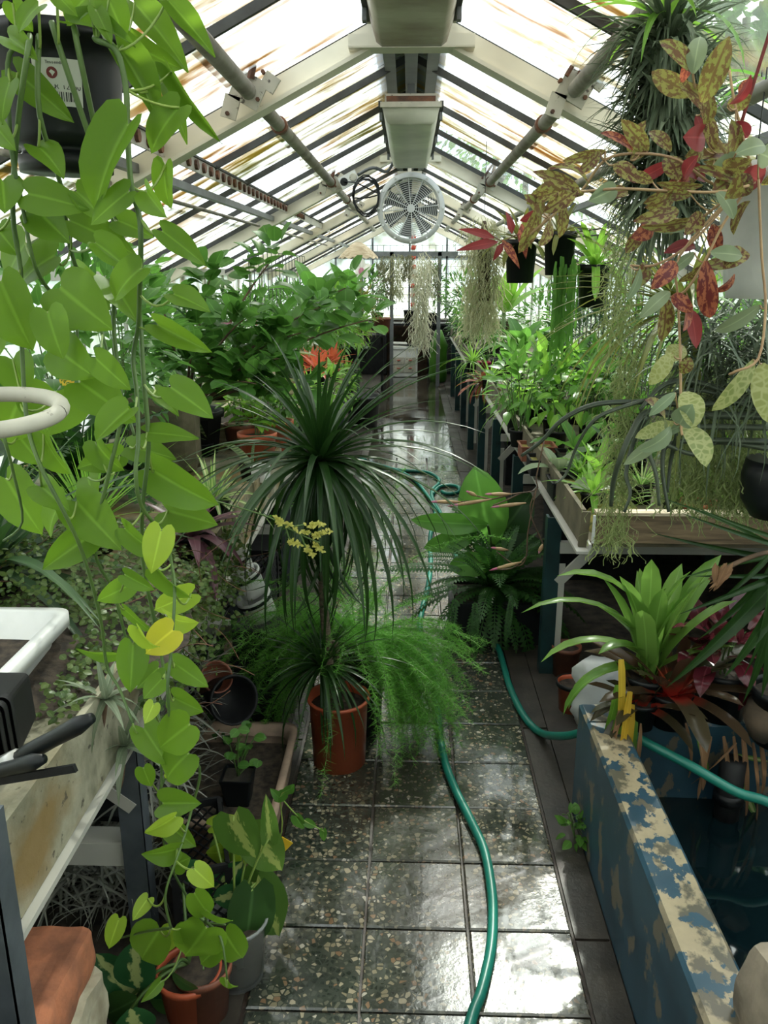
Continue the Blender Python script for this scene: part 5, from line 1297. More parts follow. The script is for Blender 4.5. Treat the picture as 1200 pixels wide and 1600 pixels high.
t = gp('small_leaved_sprig', 'sprig of small round leaves poking up to the left roof slope', V3((-1.15, 3.3, ZL)), 'bush', (.06, .1, 'blackm'), n=40, rx=.08, ry=.08, rz=.20, zc=.98, L=.05, W=.7, prof='round', mat='jade', parts=True, droop=.3, stems=4, shell=.2)
# further along the left bench
gp('lance_leaved_seedling', 'drooping pale green seedling in the pale plant box', onL(505, 672), 'bush', (.05, .07, 'blackm'), n=46, rx=.13, ry=.12, rz=.10, zc=.22, L=.11, W=.3, prof='lance', mat='midb', parts=True, droop=1.2)
gp('lance_leaved_seedling', 'bushy green seedling in the near corner of the pale plant box', onL(475, 690), 'bush', (.05, .07, 'blackm'), n=80, rx=.14, ry=.12, rz=.07, zc=.13, L=.06, W=.5, prof='ovate', mat='mid', parts=True, droop=.6)
gp('lance_leaved_seedling', 'low leafy seedling clump behind the three terracotta pots', onL(440, 672), 'bush', (.06, .07, 'blackm'), n=110, rx=.22, ry=.16, rz=.08, zc=.15, L=.06, W=.5, prof='ovate', mat='midb', parts=True, droop=.6)
pb = thing('plant_box', 'pale wooden plant box on the left bench edge with seedlings', 'box', V3((-.80, 4.5, ZL)))
for (cx_, cy_, w_, d_) in ((-.615, 4.55, .016, 1.3), (-1.0, 4.55, .016, 1.3), (-.81, 3.9, .40, .016), (-.81, 5.2, .40, .016)): obj('side_board', MB().box((cx_, cy_, ZL + .055), (w_, d_, .11)), M['woodpale'], pb, True)
obj('soil', MB().box((-.81, 4.55, ZL + .04), (.37, 1.27, .05)), M['soil'], pb, True)
t = gp('strap_orchid', 'orchid with broad leathery olive straps above the plant box', V3((-.82, 4.3, ZL + .05)), 'ros', (.06, .1, 'terradk'), n=9, L=.30, W=.24, prof='strap', mat='olive', el=(65, 5), droop=(.3, 1.0), z0=.3, th0=.3)
gp('yellow_bromeliad', 'bright yellow green bromeliad behind the leathery orchid', V3((-.95, 5.2, ZL)), 'ros', (.07, .1, 'blackm'), n=24, L=.34, W=.13, prof='strap', mat='midb', el=(80, 15), droop=(.3, 1.1), z0=.1)
gp('yellow_bromeliad', 'second yellow green bromeliad further behind the orchid', V3((-1.25, 5.4, ZL)), 'ros', (.07, .1, 'blackm'), n=24, L=.36, W=.13, prof='strap', mat='midb', el=(80, 15), droop=(.3, 1.1), z0=.1)
for k, (x, y, lab) in enumerate(((-.62, 5.75, 'coral red bromeliad at the left bench edge, nearest of three'), (-.72, 6.1, 'coral red bromeliad behind the nearest coral one'), (-.58, 6.3, 'orange red bromeliad at far side of the coral pair'))):
    gp('coral_bromeliad', lab, V3((x, y, ZL)), 'ros', (.06, .12, 'blackm'), group='coral bromeliads', n=26, L=.19, W=.2, prof='lance', mat='redbrom', el=(80, 10), droop=(.2, .9), z0=.14)
rf = plant('red_flower_spike', 'small red flower spike rising between the shrub branches', V3((-.88, 4.6, ZL)), 'flower', (.05, .08, 'blackm'))
obj('stalk', MB().tube(arc(V3((-.88, 4.6, .84)), P(408, 505, Y=4.6), -.02), .005, 5), M['stem'], rf, True, True)
for k in range(12): q = P(408 + rnd(-8, 8), 540 - k * 3.5, Y=4.6); leaf(rf, tpl('lance', .35, 3, 1, .3, .3), 'redbrom', orient(q, hdir(rnd(0, 6.3), .6), V3((0, 0, 1)), .06, .06, .06), 'bract')
gp('spider_plant', 'pale green spider plant beside the nearest coral bromeliad', V3((-.64, 5.35, ZL)), 'ros', (.06, .09, 'blackm'), n=38, L=.26, W=.07, prof='blade', mat='midb', el=(80, 0), droop=(.5, 1.6), z0=.08)
far = [(-.70, 6.7, 'bush', 'mid', 'narrow leafed green bush just behind the coral bromeliads'), (-.95, 7.2, 'bush', 'jade', 'darker bush behind the narrow leafed one on left bench'), (-.62, 7.6, 'bush', 'midb', 'pale variegated bush drooping off the left bench'),
       (-.75, 8.4, 'bush', 'mid', 'leafy bush near the far half of left bench edge'), (-.6, 9.1, 'bush', 'olive', 'olive leaved bush close to the far gate on left'), (-.8, 9.9, 'bush', 'dark', 'dark bush beside the far gate on left'), (-1.3, 6.2, 'bush', 'dark', 'dark shrub under the mesh panel on left'), (-1.35, 7.6, 'bush', 'mid', 'green shrub under the far end of left mesh panel'), (-1.3, 9.0, 'bush', 'jade', 'shrub against the left eaves near the far gate'),
       (-1.45, 5.0, 'bush', 'dark', 'dark shrub at the left eaves behind the rubbery shrub'), (-1.15, 5.9, 'bush', 'jade', 'leafy bush between the rubbery shrub and left mesh panel')]
for x, y, kd, mt, lab in far:
    gp('bench_bush', lab, V3((x, y, ZL)), 'bush', (.09, .13, 'blackm'), n=330, rx=.26, ry=.32, rz=.30, zc=.38, L=.11, W=.26, prof='lance', mat=mt, **dB)
for k, (x, y, lab) in enumerate(((-.56, 7.9, 'leafy plant trailing down from left bench near grey bucket'), (-.55, 6.9, 'pale plant trailing over left bench edge past coral bromeliads'))):
    gp('trailing_plant', lab, V3((x, y, ZL)), 'bush', None, n=150, rx=.08, ry=.25, rz=.26, zc=-.12, L=.08, W=.35, prof='lance', mat=('mid', 'midb')[k], **dB)
for k, (u, v, y, L, lab) in enumerate(((490, 415, 6.6, .42, 'banana like leaves above the left mesh panel'), (545, 420, 7.6, .45, 'broad leaves standing before the pale scalloped shade'))):
    q = P(u, v + 50, Y=y); t = plant('broad_leaved_plant', lab, V3((q.x, y, ZL)), pot=(.09, .14, 'blackm'))
    rosette(t, 8, L, .36, 'ell', 'banana', (75, 10), (.4, 1.2), z0=q.z - ZL, nseg=7)
    obj('stalk', MB().tube([V3((q.x, y, ZL + .1)), q], .012, 6), M['stem'], t, True, True)
def mesh_panel(label, x, ya, yb, za, zb, nx, nz, axis='y', y=None):
    t = thing('wire_mesh_panel', label, 'mesh', (x, ya, za))
    for i in range(nx + 1):
        q = ya + (yb - ya) * i / nx
        a = (x, q, za) if axis == 'y' else (q, y, za); b_ = (x, q, zb) if axis == 'y' else (q, y, zb)
        obj('wire', MB().tube([a, b_], .003, 4), M['bar'], t, True)
    for i in range(nz + 1):
        z = za + (zb - za) * i / nz
        a = (x, ya, z) if axis == 'y' else (ya, y, z); b_ = (x, yb, z) if axis == 'y' else (yb, y, z)
        obj('wire', MB().tube([a, b_], .003, 4), M['bar'], t, True)
    return t
mesh_panel('wire mesh panel standing on the left bench behind the shrub', -1.05, 5.6, 8.6, ZL, 1.72, 16, 7)
mesh_panel('wire mesh panel on the right bench carrying black pots', 1.15, 4.0, 7.0, ZR, 1.72, 26, 9)
mesh_panel('wire mesh panel across the far gable behind the gate', 0, -.8, .9, .9, 1.95, 17, 10, 'x', 13.3)
oq = P(565, 420, Y=8.0); t = plant('white_orchid', 'white orchid with a purple heart before the far gate', V3((oq.x, 8.0, ZL)), 'flower', (.06, .1, 'blackm'))
obj('stalk', MB().tube(arc(V3((oq.x, 8.0, ZL + .1)), oq, -.03), .004, 5), M['stem'], t, True, True)
for j in range(5): leaf(t, tpl('ell', .7, 4, 1, .4, .2), 'whitefl', orient(oq, V3((math.cos(j * 1.256 + .3), -.15, math.sin(j * 1.256 + .3))), V3((0, -1, .2)), .10, .10, .10), 'petal')
leaf(t, tpl('round', .8, 4, 1, .8, .3), 'pinkfl', orient(oq + V3((0, -.02, .01)), V3((0, -.3, -.8)), V3((0, -1, .2)), .07, .07, .07), 'lip')
rosette(t, 5, .2, .3, 'ell', 'dark', (40, 5), (.3, .9), z0=.1)
sq = P(560, 402, Y=9.6); sh = MB(); n = 28
vs = []
for i in range(5):
    r_ = .03 + .19 * i / 4
    for j in range(n): vs.append((sq.x + r_ * math.cos(2 * PI * j / n), sq.y + r_ * math.sin(2 * PI * j / n), sq.z + .16 - .16 * (i / 4) ** 1.3 - (.02 * (j % 2) if i == 4 else 0)))
single('scalloped_shade', sh.add(vs, [(i * n + j, i * n + (j + 1) % n, (i + 1) * n + (j + 1) % n, (i + 1) * n + j) for i in range(4) for j in range(n)]), M['woodpale'], 'pale scalloped shade hanging left of the far gate', 'shade', smooth=True)

# ================================================================ right bench
k = 0
SEED = [(812, 697, ''), (868, 699, ''), (925, 700, ''), (806, 676, ''), (862, 678, ''), (918, 680, ''), (972, 684, ''), (838, 660, ''), (900, 662, ''), (955, 664, '')]
SL_ = ['leafy seedling plant at bench edge behind the small trays', 'tall bright seedling plant in the middle behind the small trays', 'glossy seedling plant behind the broad grey leaf', 'seedling plant in the second row beside the spider plant', 'seedling plant in the middle of the second row', 'seedling plant in the second row near the moss beard', 'seedling plant half hidden by the hanging moss beard', 'pale topped seedling plant at the back of the edge row', 'seedling plant at the back in front of the black hanging pots', 'seedling plant at the back beside the chain cactus']
for (u, v, _), lab in zip(SEED, SL_):
    gp('seedling_plant', lab, onR(u, v), 'bush', (.06, .09, 'blackm'), group='seedling plants on the right bench', n=58, rx=.19, ry=.18, rz=.20, zc=.30, L=.10, W=.42, prof='ovate', mat=('mid', 'midb', 'mid')[k % 3], parts=True, droop=.7, stems=8, shell=.25); k += 1
for u, v, lab in ((765, 612, 'spider plant spilling over the right bench edge at its middle'), (738, 583, 'spider plant further along the right bench edge'), (812, 660, 'spider plant at the edge next to leafy seedling')):
    gp('spider_plant', lab, onR(u, v) + V3((0, 0, .0)), 'ros', (.06, .10, 'blackm'), n=42, L=.30, W=.06, prof='blade', mat='midb', el=(78, -5), droop=(.5, 1.7), z0=.1)
tg = V3((.635, 4.95, ZR + .14)); single('plant_tag', MB().box(tg, (.03, .003, .05), (0, .1, 0)).box(tg + V3((0, .002, -.08)), (.008, .003, .12)), M['wplastic'], 'small white plant tag in the spider plant at bench edge', 'tag')
for u, v, w, lab in ((838, 716, .16, 'brown rimmed seed tray at the right bench edge'), (850, 738, .14, 'black seed tray in front of the brown rimmed one'), (912, 730, .24, 'wide black seed tray beside the brown rimmed tray'), (890, 775, .16, 'black tray with the grassy pot near the moss patch')):
    p = onR(u, v); t = thing('seed_tray', lab, 'tray', p); m = MB(); h = .07
    for sx, sy in ((0, -1), (0, 1), (-1, 0), (1, 0)): m.box((sx * w / 2, sy * .075, h / 2), (w if sy else .005, .15 if sx else .005, h)); m.box((sx * (w / 2 + .004), sy * .079, h), (w + .016 if sy else .010, .16 if sx else .010, .006))
    obj('tray_shell', m, M['terradk'] if 'brown' in lab[:6] else M['blackm'], t); obj('soil', MB().box((0, 0, .03), (w - .006, .145, .05)), M['soil'] if 'wide' in lab else M['moss'], t)
pp = [(900, 728, 'ros', 'mid', 9, .24, .36, 'ell', 'plant with three broad pointed leaves in the wide tray'), (872, 762, 'ros', 'dusty', 6, .16, .45, 'ell', 'cut leaved young plant standing behind the moss patch'), (905, 765, 'ros', 'midb', 30, .16, .06, 'blade', 'small grassy plant in a black pot on right bench'), (965, 745, 'ros', 'dark', 7, .26, .34, 'ell', 'broad dark leaved orchid beside the grassy pot'), (925, 800, 'ros', 'midb', 16, .17, .17, 'lance', 'yellow green fan leaved plant at the front of the right bench'), (1000, 785, 'ros', 'spider', 34, .17, .08, 'blade', 'pale striped tuft behind the wooden front board'), (1095, 790, 'ros', 'midb', 30, .2, .07, 'blade', 'light green tuft behind the front board near the terracotta pot'), (1165, 790, 'ros', 'mid', 30, .24, .07, 'blade', 'green tuft at the right end of the front board')]
for u, v, kd, mt, n, L, W_, pf, lab in pp:
    p = onR(u, v); p.y = max(p.y, 2.84); gp('potted_plant', lab, p, 'ros', (.05, .08, 'blackm'), group='small potted plants on the right bench', n=n, L=L, W=W_, prof=pf, mat=mt, el=(75, 10), droop=(.3, 1.2), z0=.075)
for i in range(3): pass
a = P(905, 762, Y=3.15); t = plant('oval_leaf', 'single large oval grey green leaf lying over the tray', a, 'leaf'); pxleaf(t, tpl('ell', .38, 8, 2, .3, .2), 'dusty', 978, 755, 890, 760, 34, 3.15, .1, face=(0, -.6, 1))
sc = plant('succulent', 'succulent of stacked pale green rosettes in a terracotta pot on right bench', V3((onR(1045, 790).x, 2.86, ZR)), pot=(.065, .11, 'terra'))
for dx, dy in ((0, 0), (.05, .03), (-.05, .02), (.02, -.03), (-.01, .06), (.07, .08), (-.07, .07)):
    rosette(sc, 22, .06, .35, 'lance', 'till' if dx < 0 else 'midb', (80, -20), (.2, .8), z0=.16 + rnd(-.02, .03), off=(dx, dy), nseg=3)
mm = MB(); 
for i in range(7): mm.lathe([(0, .05), (.05, .045), (.09, .025), (.11, 0)], 10, (.70 + rnd(0, .12), 2.85 + i * .09, ZR))
single('moss_mound', mm, M['moss'], 'sunlit golden moss mound inside the bench edge', 'moss', smooth=True, kind='stuff')
# broad leaves, rubber plant and the hanging black pots
t = gp('rubber_plant', 'broad leaved rubber plant rising behind the moss column', V3((.80, 5.9, ZR)), 'ros', (.1, .14, 'blackm'), n=16, L=.27, W=.45, prof='ell', mat='mid', el=(70, 10), droop=(.3, 1.0), z0=.38, r0=.03)
obj('stem', MB().tube([V3((.80, 5.9, ZR + .1)), V3((.80, 5.9, ZR + .45))], .01, 6), M['stem'], t, True, True)
gp('rubber_plant', 'second broad leaved plant in the shade behind the seedlings', V3((1.02, 5.9, ZR)), 'ros', (.1, .14, 'blackm'), n=16, L=.32, W=.36, prof='ell', mat='jade', el=(75, 5), droop=(.3, 1.1), z0=.25, r0=.03)
gp('rubber_plant', 'pale broad leaved plant by the yellow leaves near the chain cactus', V3((1.3, 5.6, ZR)), 'ros', (.1, .14, 'blackm'), n=14, L=.28, W=.4, prof='ell', mat='midb', el=(75, 5), droop=(.3, 1.1), z0=.25, r0=.03)
for u, v, y, lab, mt, n, L in ((812, 402, 4.4, 'black pot hung on the mesh left of the other two', 'olive', 22, .22), (872, 390, 4.4, 'black pot hung on the mesh in the middle', 'olive', 18, .25), (925, 440, 4.4, 'black pot hung on the mesh beside the chain cactus', 'midb', 34, .28)):
    p = P(u, v + 40, Y=y); t = plant('hanging_pot', lab, p, 'plant', (.085, .21, 'black'), 'black pots hung on the right mesh')
    rosette(t, n, L, .12, 'strap', mt, (80, -5), (.4, 1.5), z0=.2)
    obj('hook', MB().tube([p + V3((0, .08, .2)), V3((1.15, y + .02, p.z + .25))], .004, 4), M['bar'], t, True)
cc = plant('chain_cactus', 'curtain of flat hanging green chain cactus stems', P(895, 405, Y=4.3))
for i in range(26):
    p = P(885 + rnd(-18, 20), 405 + rnd(-5, 15), Y=4.3 + rnd(-.06, .06)); mb = MB(); q = p.copy()
    for j in range(int(rnd(6, 11))):
        mb.tpl(tpl('strap', .24, 4, 1, .1, .2), orient(q, V3((rnd(-.12, .12), rnd(-.1, .1), -1)), V3((rnd(-.4, .4), -1, 0)), .055, .055, .055)); q = q + V3((rnd(-.003, .003), 0, -.052))
    obj('cactus_stem', mb, M['mid'], cc, True, True)
lp_ = plant('red_lipstick_plant', 'dark red mottled leaves hanging before the olive moss column', P(765, 362, Y=4.2))
for bu, bv, tu, tv, w in ((778, 378, 712, 392, 16), (772, 372, 716, 358, 14), (785, 375, 812, 420, 14), (800, 365, 790, 330, 14), (815, 350, 822, 405, 18), (785, 380, 770, 408, 12)):
    pxleaf(lp_, tpl('lance', .25, 7, 1, .9, .3), 'mottlered' if tu > 790 else 'maroonleaf', bu, bv, tu, tv, w, 4.2, .3)
obj('trailing_stem', MB().tube([P(760, 362, Y=4.2), P(785, 378, Y=4.2), P(820, 360, Y=4.2)], .003, 5), M['twig'], lp_, True, True)
bo = gp('paradise_plant', 'upright paddle leaved plant lit yellow green beside the moss column', V3((.80, 7.2, ZR)), 'ros', (.1, .16, 'blackm'), n=9, L=.42, W=.34, prof='ell', mat='midb', el=(88, 40), droop=(.1, .5), z0=.55, r0=.04)
obj('stalks', MB().tube([V3((.80, 7.2, ZR + .1)), V3((.80, 7.2, ZR + .58))], .018, 7), M['stem'], bo, True, True)
t = gp('pink_potted_plant', 'small dark plant in a pink pot on the right bench edge', V3((.68, 7.4, ZR)), 'ros', None, n=22, L=.16, W=.1, prof='blade', mat='dark', el=(80, 10), droop=(.3, 1.2), z0=.12); add_pot(t, .075, .12, M['pink'])
t = gp('reddish_bromeliad', 'dull red bromeliad hanging off the right bench edge', V3((.58, 6.4, ZR + .06)), 'ros', None, n=18, L=.20, W=.2, prof='strap', mat='mottlered', el=(60, -30), droop=(.3, 1.2))
fr_ = [(.70, 8.3, 'mid', 'ferny bush on the right bench near the far gate'), (.9, 9.0, 'jade', 'dense bush further along the right bench'), (.7, 9.9, 'dark', 'dark bush close to the far gate on right'), (.8, 10.8, 'mid', 'last bush on the right bench'), (1.3, 5.8, 'dark', 'dark shrub behind the black hanging pots'), (1.15, 5.3, 'dark', 'dark leafy bush behind the seedlings on right bench'), (1.45, 5.2, 'jade', 'bush at the right eaves behind the chain cactus pots'), (1.35, 7.0, 'mid', 'green shrub against the right eaves'), (1.3, 8.2, 'jade', 'shrub against the right eaves far along')]
for x, y, mt, lab in fr_: gp('bench_bush', lab, V3((x, y, ZR)), 'bush', (.09, .13, 'blackm'), n=320, rx=.27, ry=.34, rz=.32, zc=.42, L=.10, W=.28, prof='lance', mat=mt, **dB)
nr = [(1.42, 3.4, 'mid', .10, 'leafy shrub near the right eaves behind the hanging moss'), (1.45, 4.3, 'midb', .09, 'bright shrub near the right eaves behind the chain cactus'), (1.5, 2.7, 'dark', .10, 'dark shrub at the right eaves behind the white hanging pot')]
for x, y, mt, L, lab in nr: gp('eaves_shrub', lab, V3((x, y, ZR)), 'bush', (.1, .15, 'blackm'), n=420, rx=.26, ry=.45, rz=.36, zc=.50, L=L, W=.35, prof='lance', mat=mt, parts=True, droop=.6)
# hanging leaden strap plant and fine leaved tangle
sp_ = hung('leaden_strap_plant', 'hanging plant with long leaden grey arching straps on the right', 'plant', 1190, 600, 1.95)
for pl, r in (([(1200, 625), (1080, 632), (1000, 628), (930, 632), (880, 655), (845, 690), (815, 712)], .0085), ([(1200, 650), (1060, 648), (1010, 645), (985, 680), (968, 720), (958, 755), (955, 790)], .0105), ([(1010, 650), (990, 690), (978, 740), (985, 770), (975, 800)], .007), ([(1200, 668), (1050, 668), (1012, 690), (1025, 740), (1030, 790)], .008), ([(1180, 640), (1100, 610), (1030, 620), (960, 640), (925, 660), (900, 700), (885, 740), (868, 755)], .006), ([(1200, 690), (1060, 690), (1035, 720), (1045, 800)], .008), ([(1200, 640), (1100, 600), (1040, 600), (1000, 640)], .009), ([(1200, 700), (1120, 690), (1085, 710), (1030, 690)], .009), ([(1060, 670), (1048, 720), (1043, 770)], .006)):
    ln = smoothline([P(u, v, Y=1.95 + .03 * math.sin(i * 1.3)) for i, (u, v) in enumerate(pl)], 4)
    obj('strap', MB().tube(ln, [r * (1 - .55 * i / len(ln)) for i in range(len(ln))], 6), M['strapgrey'], sp_, True, True)
ft = hung('fine_leaved_tangle', 'tangle of fine dark grassy leaves hanging behind the mottled trailers', 'plant', 1150, 520, 2.05)
grassmass(ft, 620, P(1150, 560, Y=2.05), (.25, .25, .22), .26, .030, 'tilldk', 'foliage', (.6, 1.9), (-.6, 1.0))
cy_ = hung('arching_cymbidium', 'hanging plant with long thin green arching straps above the seedlings', 'plant', 1070, 470, 2.25)
rosette(cy_, 46, .48, .042, 'blade', 'olive', (60, -20), (.5, 1.5), z0=-.02, nseg=8, half=(PI * .6, PI * 1.5))
rosette(cy_, 20, .34, .06, 'blade', 'mid', (70, -10), (.5, 1.6), z0=-.02, nseg=7)
b_ = P(1205, 770, Y=2.0); bpot = hung('round_black_pot', 'round black hanging pot at the edge above dark straps', 'pot', 1212, 755, 2.0); obj('pot', MB().lathe([(0, -.09), (.05, -.085), (.078, -.04), (.082, .02), (.075, .06), (.07, .06), (0, .05)], 24), M['black'], bpot, False, True)
tt = hung('top_strap_plant', 'green strap plant hanging at the upper right behind the mottled leaves', 'plant', 1190, 120, 2.2)
rosette(tt, 40, .36, .06, 'blade', 'mid', (80, -30), (.4, 1.6), nseg=7)

for x, y, kd, mt, lab in ((.80, 3.42, 'r', 'midb', 'bright fan leaved plant behind the sunlit moss mound'), (1.0, 3.0, 'g', 'midb', 'fine bright tuft just behind the wooden front board'), (1.02, 3.65, 'b', 'mid', 'small leafy plant between the trays and hanging moss'), (1.30, 3.1, 'b', 'midb', 'light green leafy plant behind the broad moss curtain'), (1.32, 3.7, 'r', 'mid', 'rosette plant under the eaves behind the moss curtain'), (1.18, 3.35, 'g', 'spider', 'striped grassy plant behind the terracotta succulent pot'), (1.48, 3.0, 'b', 'mid', 'bushy green plant at the wall end of wooden front board')):
    if kd == 'b': gp('potted_plant', lab, V3((x, y, ZR)), 'bush', (.05, .08, 'blackm'), group='small potted plants on the right bench', n=70, rx=.14, ry=.14, rz=.13, zc=.2, L=.07, W=.5, prof='ovate', mat=mt, parts=True, droop=.6)
    else: gp('potted_plant', lab, V3((x, y, ZR)), 'ros', (.05, .08, 'blackm'), group='small potted plants on the right bench', n=16 if kd == 'r' else 44, L=.2, W=.22 if kd == 'r' else .06, prof='lance' if kd == 'r' else 'blade', mat=mt, el=(78, 8), droop=(.3, 1.2), z0=.075)
# ================================================================ on the ground, left
tr = thing('stone_trough', 'brown rimmed planting trough on the ground beside the dracaena', 'trough', (-.56, 2.16, 0))
w, d, h, zt_ = .40, .50, .15, 0
lo_ = [rrect(.18, .24, .04, .0), rrect(.20, .26, .045, .135), rrect(.206, .266, .05, .14), rrect(.206, .266, .05, .155), rrect(.185, .245, .04, .155), rrect(.175, .235, .04, .12)]
v = sum(lo_, []); k = len(lo_[0])
obj('trough_shell', MB().add(v, [(a * k + j, a * k + (j + 1) % k, (a + 1) * k + (j + 1) % k, (a + 1) * k + j) for a in range(5) for j in range(k)]), simple('trough_clay', (.36, .25, .18), (.17, .12, .09), 9, .7, 0, .4), tr, False, True)
obj('soil', MB().add(rrect(.18, .24, .04, .09), [tuple(range(k))]), M['soil'], tr)
q = P(374, 1250, Z=.09)
t = plant('potted_cutting', 'small round leaved cutting in a square black pot inside the trough', q)
lp = [rrect(.034, .034, .006, 0, 3), rrect(.045, .045, .006, .085, 3), rrect(.047, .047, .006, .085, 3), rrect(.047, .047, .006, .092, 3), rrect(.042, .042, .006, .092, 3), rrect(.040, .040, .006, .08, 3)]
v = sum(lp, []); kk = len(lp[0])
obj('pot', MB().add(v, [(a * kk + j, a * kk + (j + 1) % kk, (a + 1) * kk + (j + 1) % kk, (a + 1) * kk + j) for a in range(5) for j in range(kk)]), M['black'], t)
obj('soil', MB().add(rrect(.041, .041, .006, .082, 3), [tuple(range(kk))]), M['gravel'], t)
st = MB()
for (u, v_) in ((372, 1140), (398, 1152), (355, 1152), (404, 1188), (372, 1180), (385, 1165), (360, 1175), (392, 1130), (372, 1196)):
    a = P(u, v_, Y=2.10 + rnd(-.04, .04)); st.tube(arc(q + V3((0, 0, .08)), a, -.01, 5), .0022, 5)
    for j in range(2): leaf(t, tpl('round', .8, 4, 1, .4, .2), 'jade', orient(a, hdir(rnd(-2.6, .6), rnd(-.2, .7)), V3((rnd(-.4, .4), -.5, 1)), .035, .035, .035))
obj('stems', st, M['stem'], t, True, True)
# variegated pothos growing by the trough
cp = P(348, 1590, Z=0)
vp = thing('variegated_pothos', 'pothos with bigger dark leaves in a clear pot beside the trough', 'plant', (cp.x + .01, cp.y + .12, 0))
obj('pot', MB().lathe([(0, .0), (.06, .0), (.075, .16), (.08, .16), (.08, .168), (.073, .165), (.058, .008), (0, .008)], 28), M['film'], vp, False, True)
obj('soil', MB().lathe([(0, .13), (.05, .13), (.066, .12), (.056, .012), (0, .012)], 18), M['soil'], vp, False, True)
VPv = MB(); src = Vector(vp.location) + V3((0, 0, .14))
for bu, bv, tu, tv, w, mt in ((365, 1275, 400, 1340, 70, 'pothosv'), (395, 1300, 440, 1360, 62, 'pothosv'), (372, 1365, 360, 1440, 60, 'pothosv'), (400, 1380, 435, 1462, 60, 'pothosv'), (420, 1310, 415, 1240, 26, 'pothosv'), (395, 1390, 380, 1490, 60, 'dark'), (355, 1330, 322, 1332, 40, 'pothosb'), (385, 1310, 372, 1360, 26, 'pothosb'), (345, 1330, 385, 1290, 40, 'pothosv'), (330, 1290, 372, 1275, 24, 'pothosb'), (350, 1420, 330, 1480, 44, 'dark'), (380, 1420, 402, 1480, 40, 'pothosv')):
    o, a = pxleaf(vp, tpl('heart', .8, 8, 2, .5, .25, .03), mt, bu, bv, tu, tv, w, 1.62 + rnd(-.08, .05), .5)
    VPv.tube(arc(src, a, -.02, 6), .0028, 5)
for pl in ([(415, 1370), (440, 1300), (438, 1245), (455, 1235)], [(438, 1245), (465, 1275), (490, 1290), (508, 1300)]):
    pts = [P(u, v, Y=1.84) for u, v in pl]; VPv.tube(smoothline(pts, 4), .002, 5)
for bu, bv, tu, tv, w in ((438, 1248, 422, 1232, 14), (445, 1240, 428, 1252, 16), (452, 1236, 460, 1225, 12), (462, 1275, 475, 1295, 18), (478, 1284, 495, 1292, 14), (455, 1232, 440, 1238, 14), (505, 1296, 506, 1314, 10)):
    pxleaf(vp, tpl('heart', .8, 6, 2, .4, .2), 'mid', bu, bv, tu, tv, w, 1.84, .4)
obj('vine', VPv, M['petiole'], vp, True, True)
for u, v, w, h, y, r, lab in ((440, 1322, .035, .05, 1.80, .7, 'yellow sticky card at the trough corner among pothos leaves'), (306, 1530, .045, .10, 1.50, .1, 'yellow sticky card standing in front of the clear pot')):
    p = P(u, v, Y=y); single('sticky_card', MB().box(p, (w, .002, h), (.1, r, .2)).box(p + V3((0, .002, -h * .8)), (.004, .003, h * .9)), M['yellow'], lab, 'card')
# dieffenbachia in terracotta
dp = P(282, 1640, Z=0)
di = thing('dieffenbachia', 'dieffenbachia with cream centred leaves in a terracotta pot at the bottom', 'plant', (dp.x, dp.y + .10, 0))
add_pot(di, .072, .115, M['terra'], n=28)
dsr = Vector(di.location); SB = MB()
for bu, bv, tu, tv, w, mt in ((215, 1555, 150, 1490, 44, 'dieff'), (215, 1545, 212, 1468, 44, 'dieff'), (225, 1550, 300, 1515, 32, 'dieff'), (215, 1560, 165, 1585, 40, 'dark'), (205, 1575, 215, 1620, 44, 'dieff'), (235, 1560, 290, 1560, 34, 'dark'), (180, 1580, 145, 1620, 44, 'dieff'), (270, 1520, 310, 1545, 24, 'dark'), (285, 1370, 322, 1350, 30, 'dieff'), (330, 1400, 380, 1345, 34, 'dieff'), (335, 1405, 385, 1390, 34, 'dieff')):
    y = 1.42 if bv > 1450 else 1.56
    o, a = pxleaf(di, tpl('ell', .42, 8, 2, .6, .25, .03), mt, bu, bv, tu, tv, w * 1.2, y + rnd(-.05, .05), .5)
    SB.tube(arc(dsr + V3((0, 0, .13)), a, -.02, 5), .004, 5)
obj('stems', SB, M['stem'], di, True, True)
p = P(318, 1590, Z=.0); t = thing('terracotta_pot', 'dark terracotta pot of soil in front of the clear pot', 'pot', (p.x + .0, p.y + .02, 0)); add_pot(t, .065, .13, M['terradk'], n=28)
# masonry block with red brick on it, under the near bench
bx, by, bz = -.672, 1.165, .31
rough_box('masonry_block', 'lime plastered masonry block under the near end of left bench', (bx + .008, by, 0), (.155, .25, .292), 'mortar', 4, 'masonry', 9, .012)
rr = random.Random(5); n = 9; vs = []
rough_box('old_brick', 'worn red brick with ragged edges lying on the masonry block', (bx - .002, by, .29), (.145, .24, .095), 'brick', 8, 'brick', 9, .008)
# dry air plants on and under the low shelf
t = plant('dry_air_plant_heap', 'heap of silvery dry air plants on the low shelf under left bench', V3((-.85, 2.1, .282)), 'air plants')
grassmass(t, 1300, V3((-.88, 2.12, .33)), (.48, .66, .10), .18, .055, 'dry', 'air_plants')
t = plant('dry_air_plant_heap', 'heap of grey air plants on the ground below the low shelf', V3((-.85, 1.7, 0.0)), 'air plants')
grassmass(t, 1500, V3((-.88, 1.98, .10)), (.46, .6, .16), .18, .05, 'dry', 'air_plants')
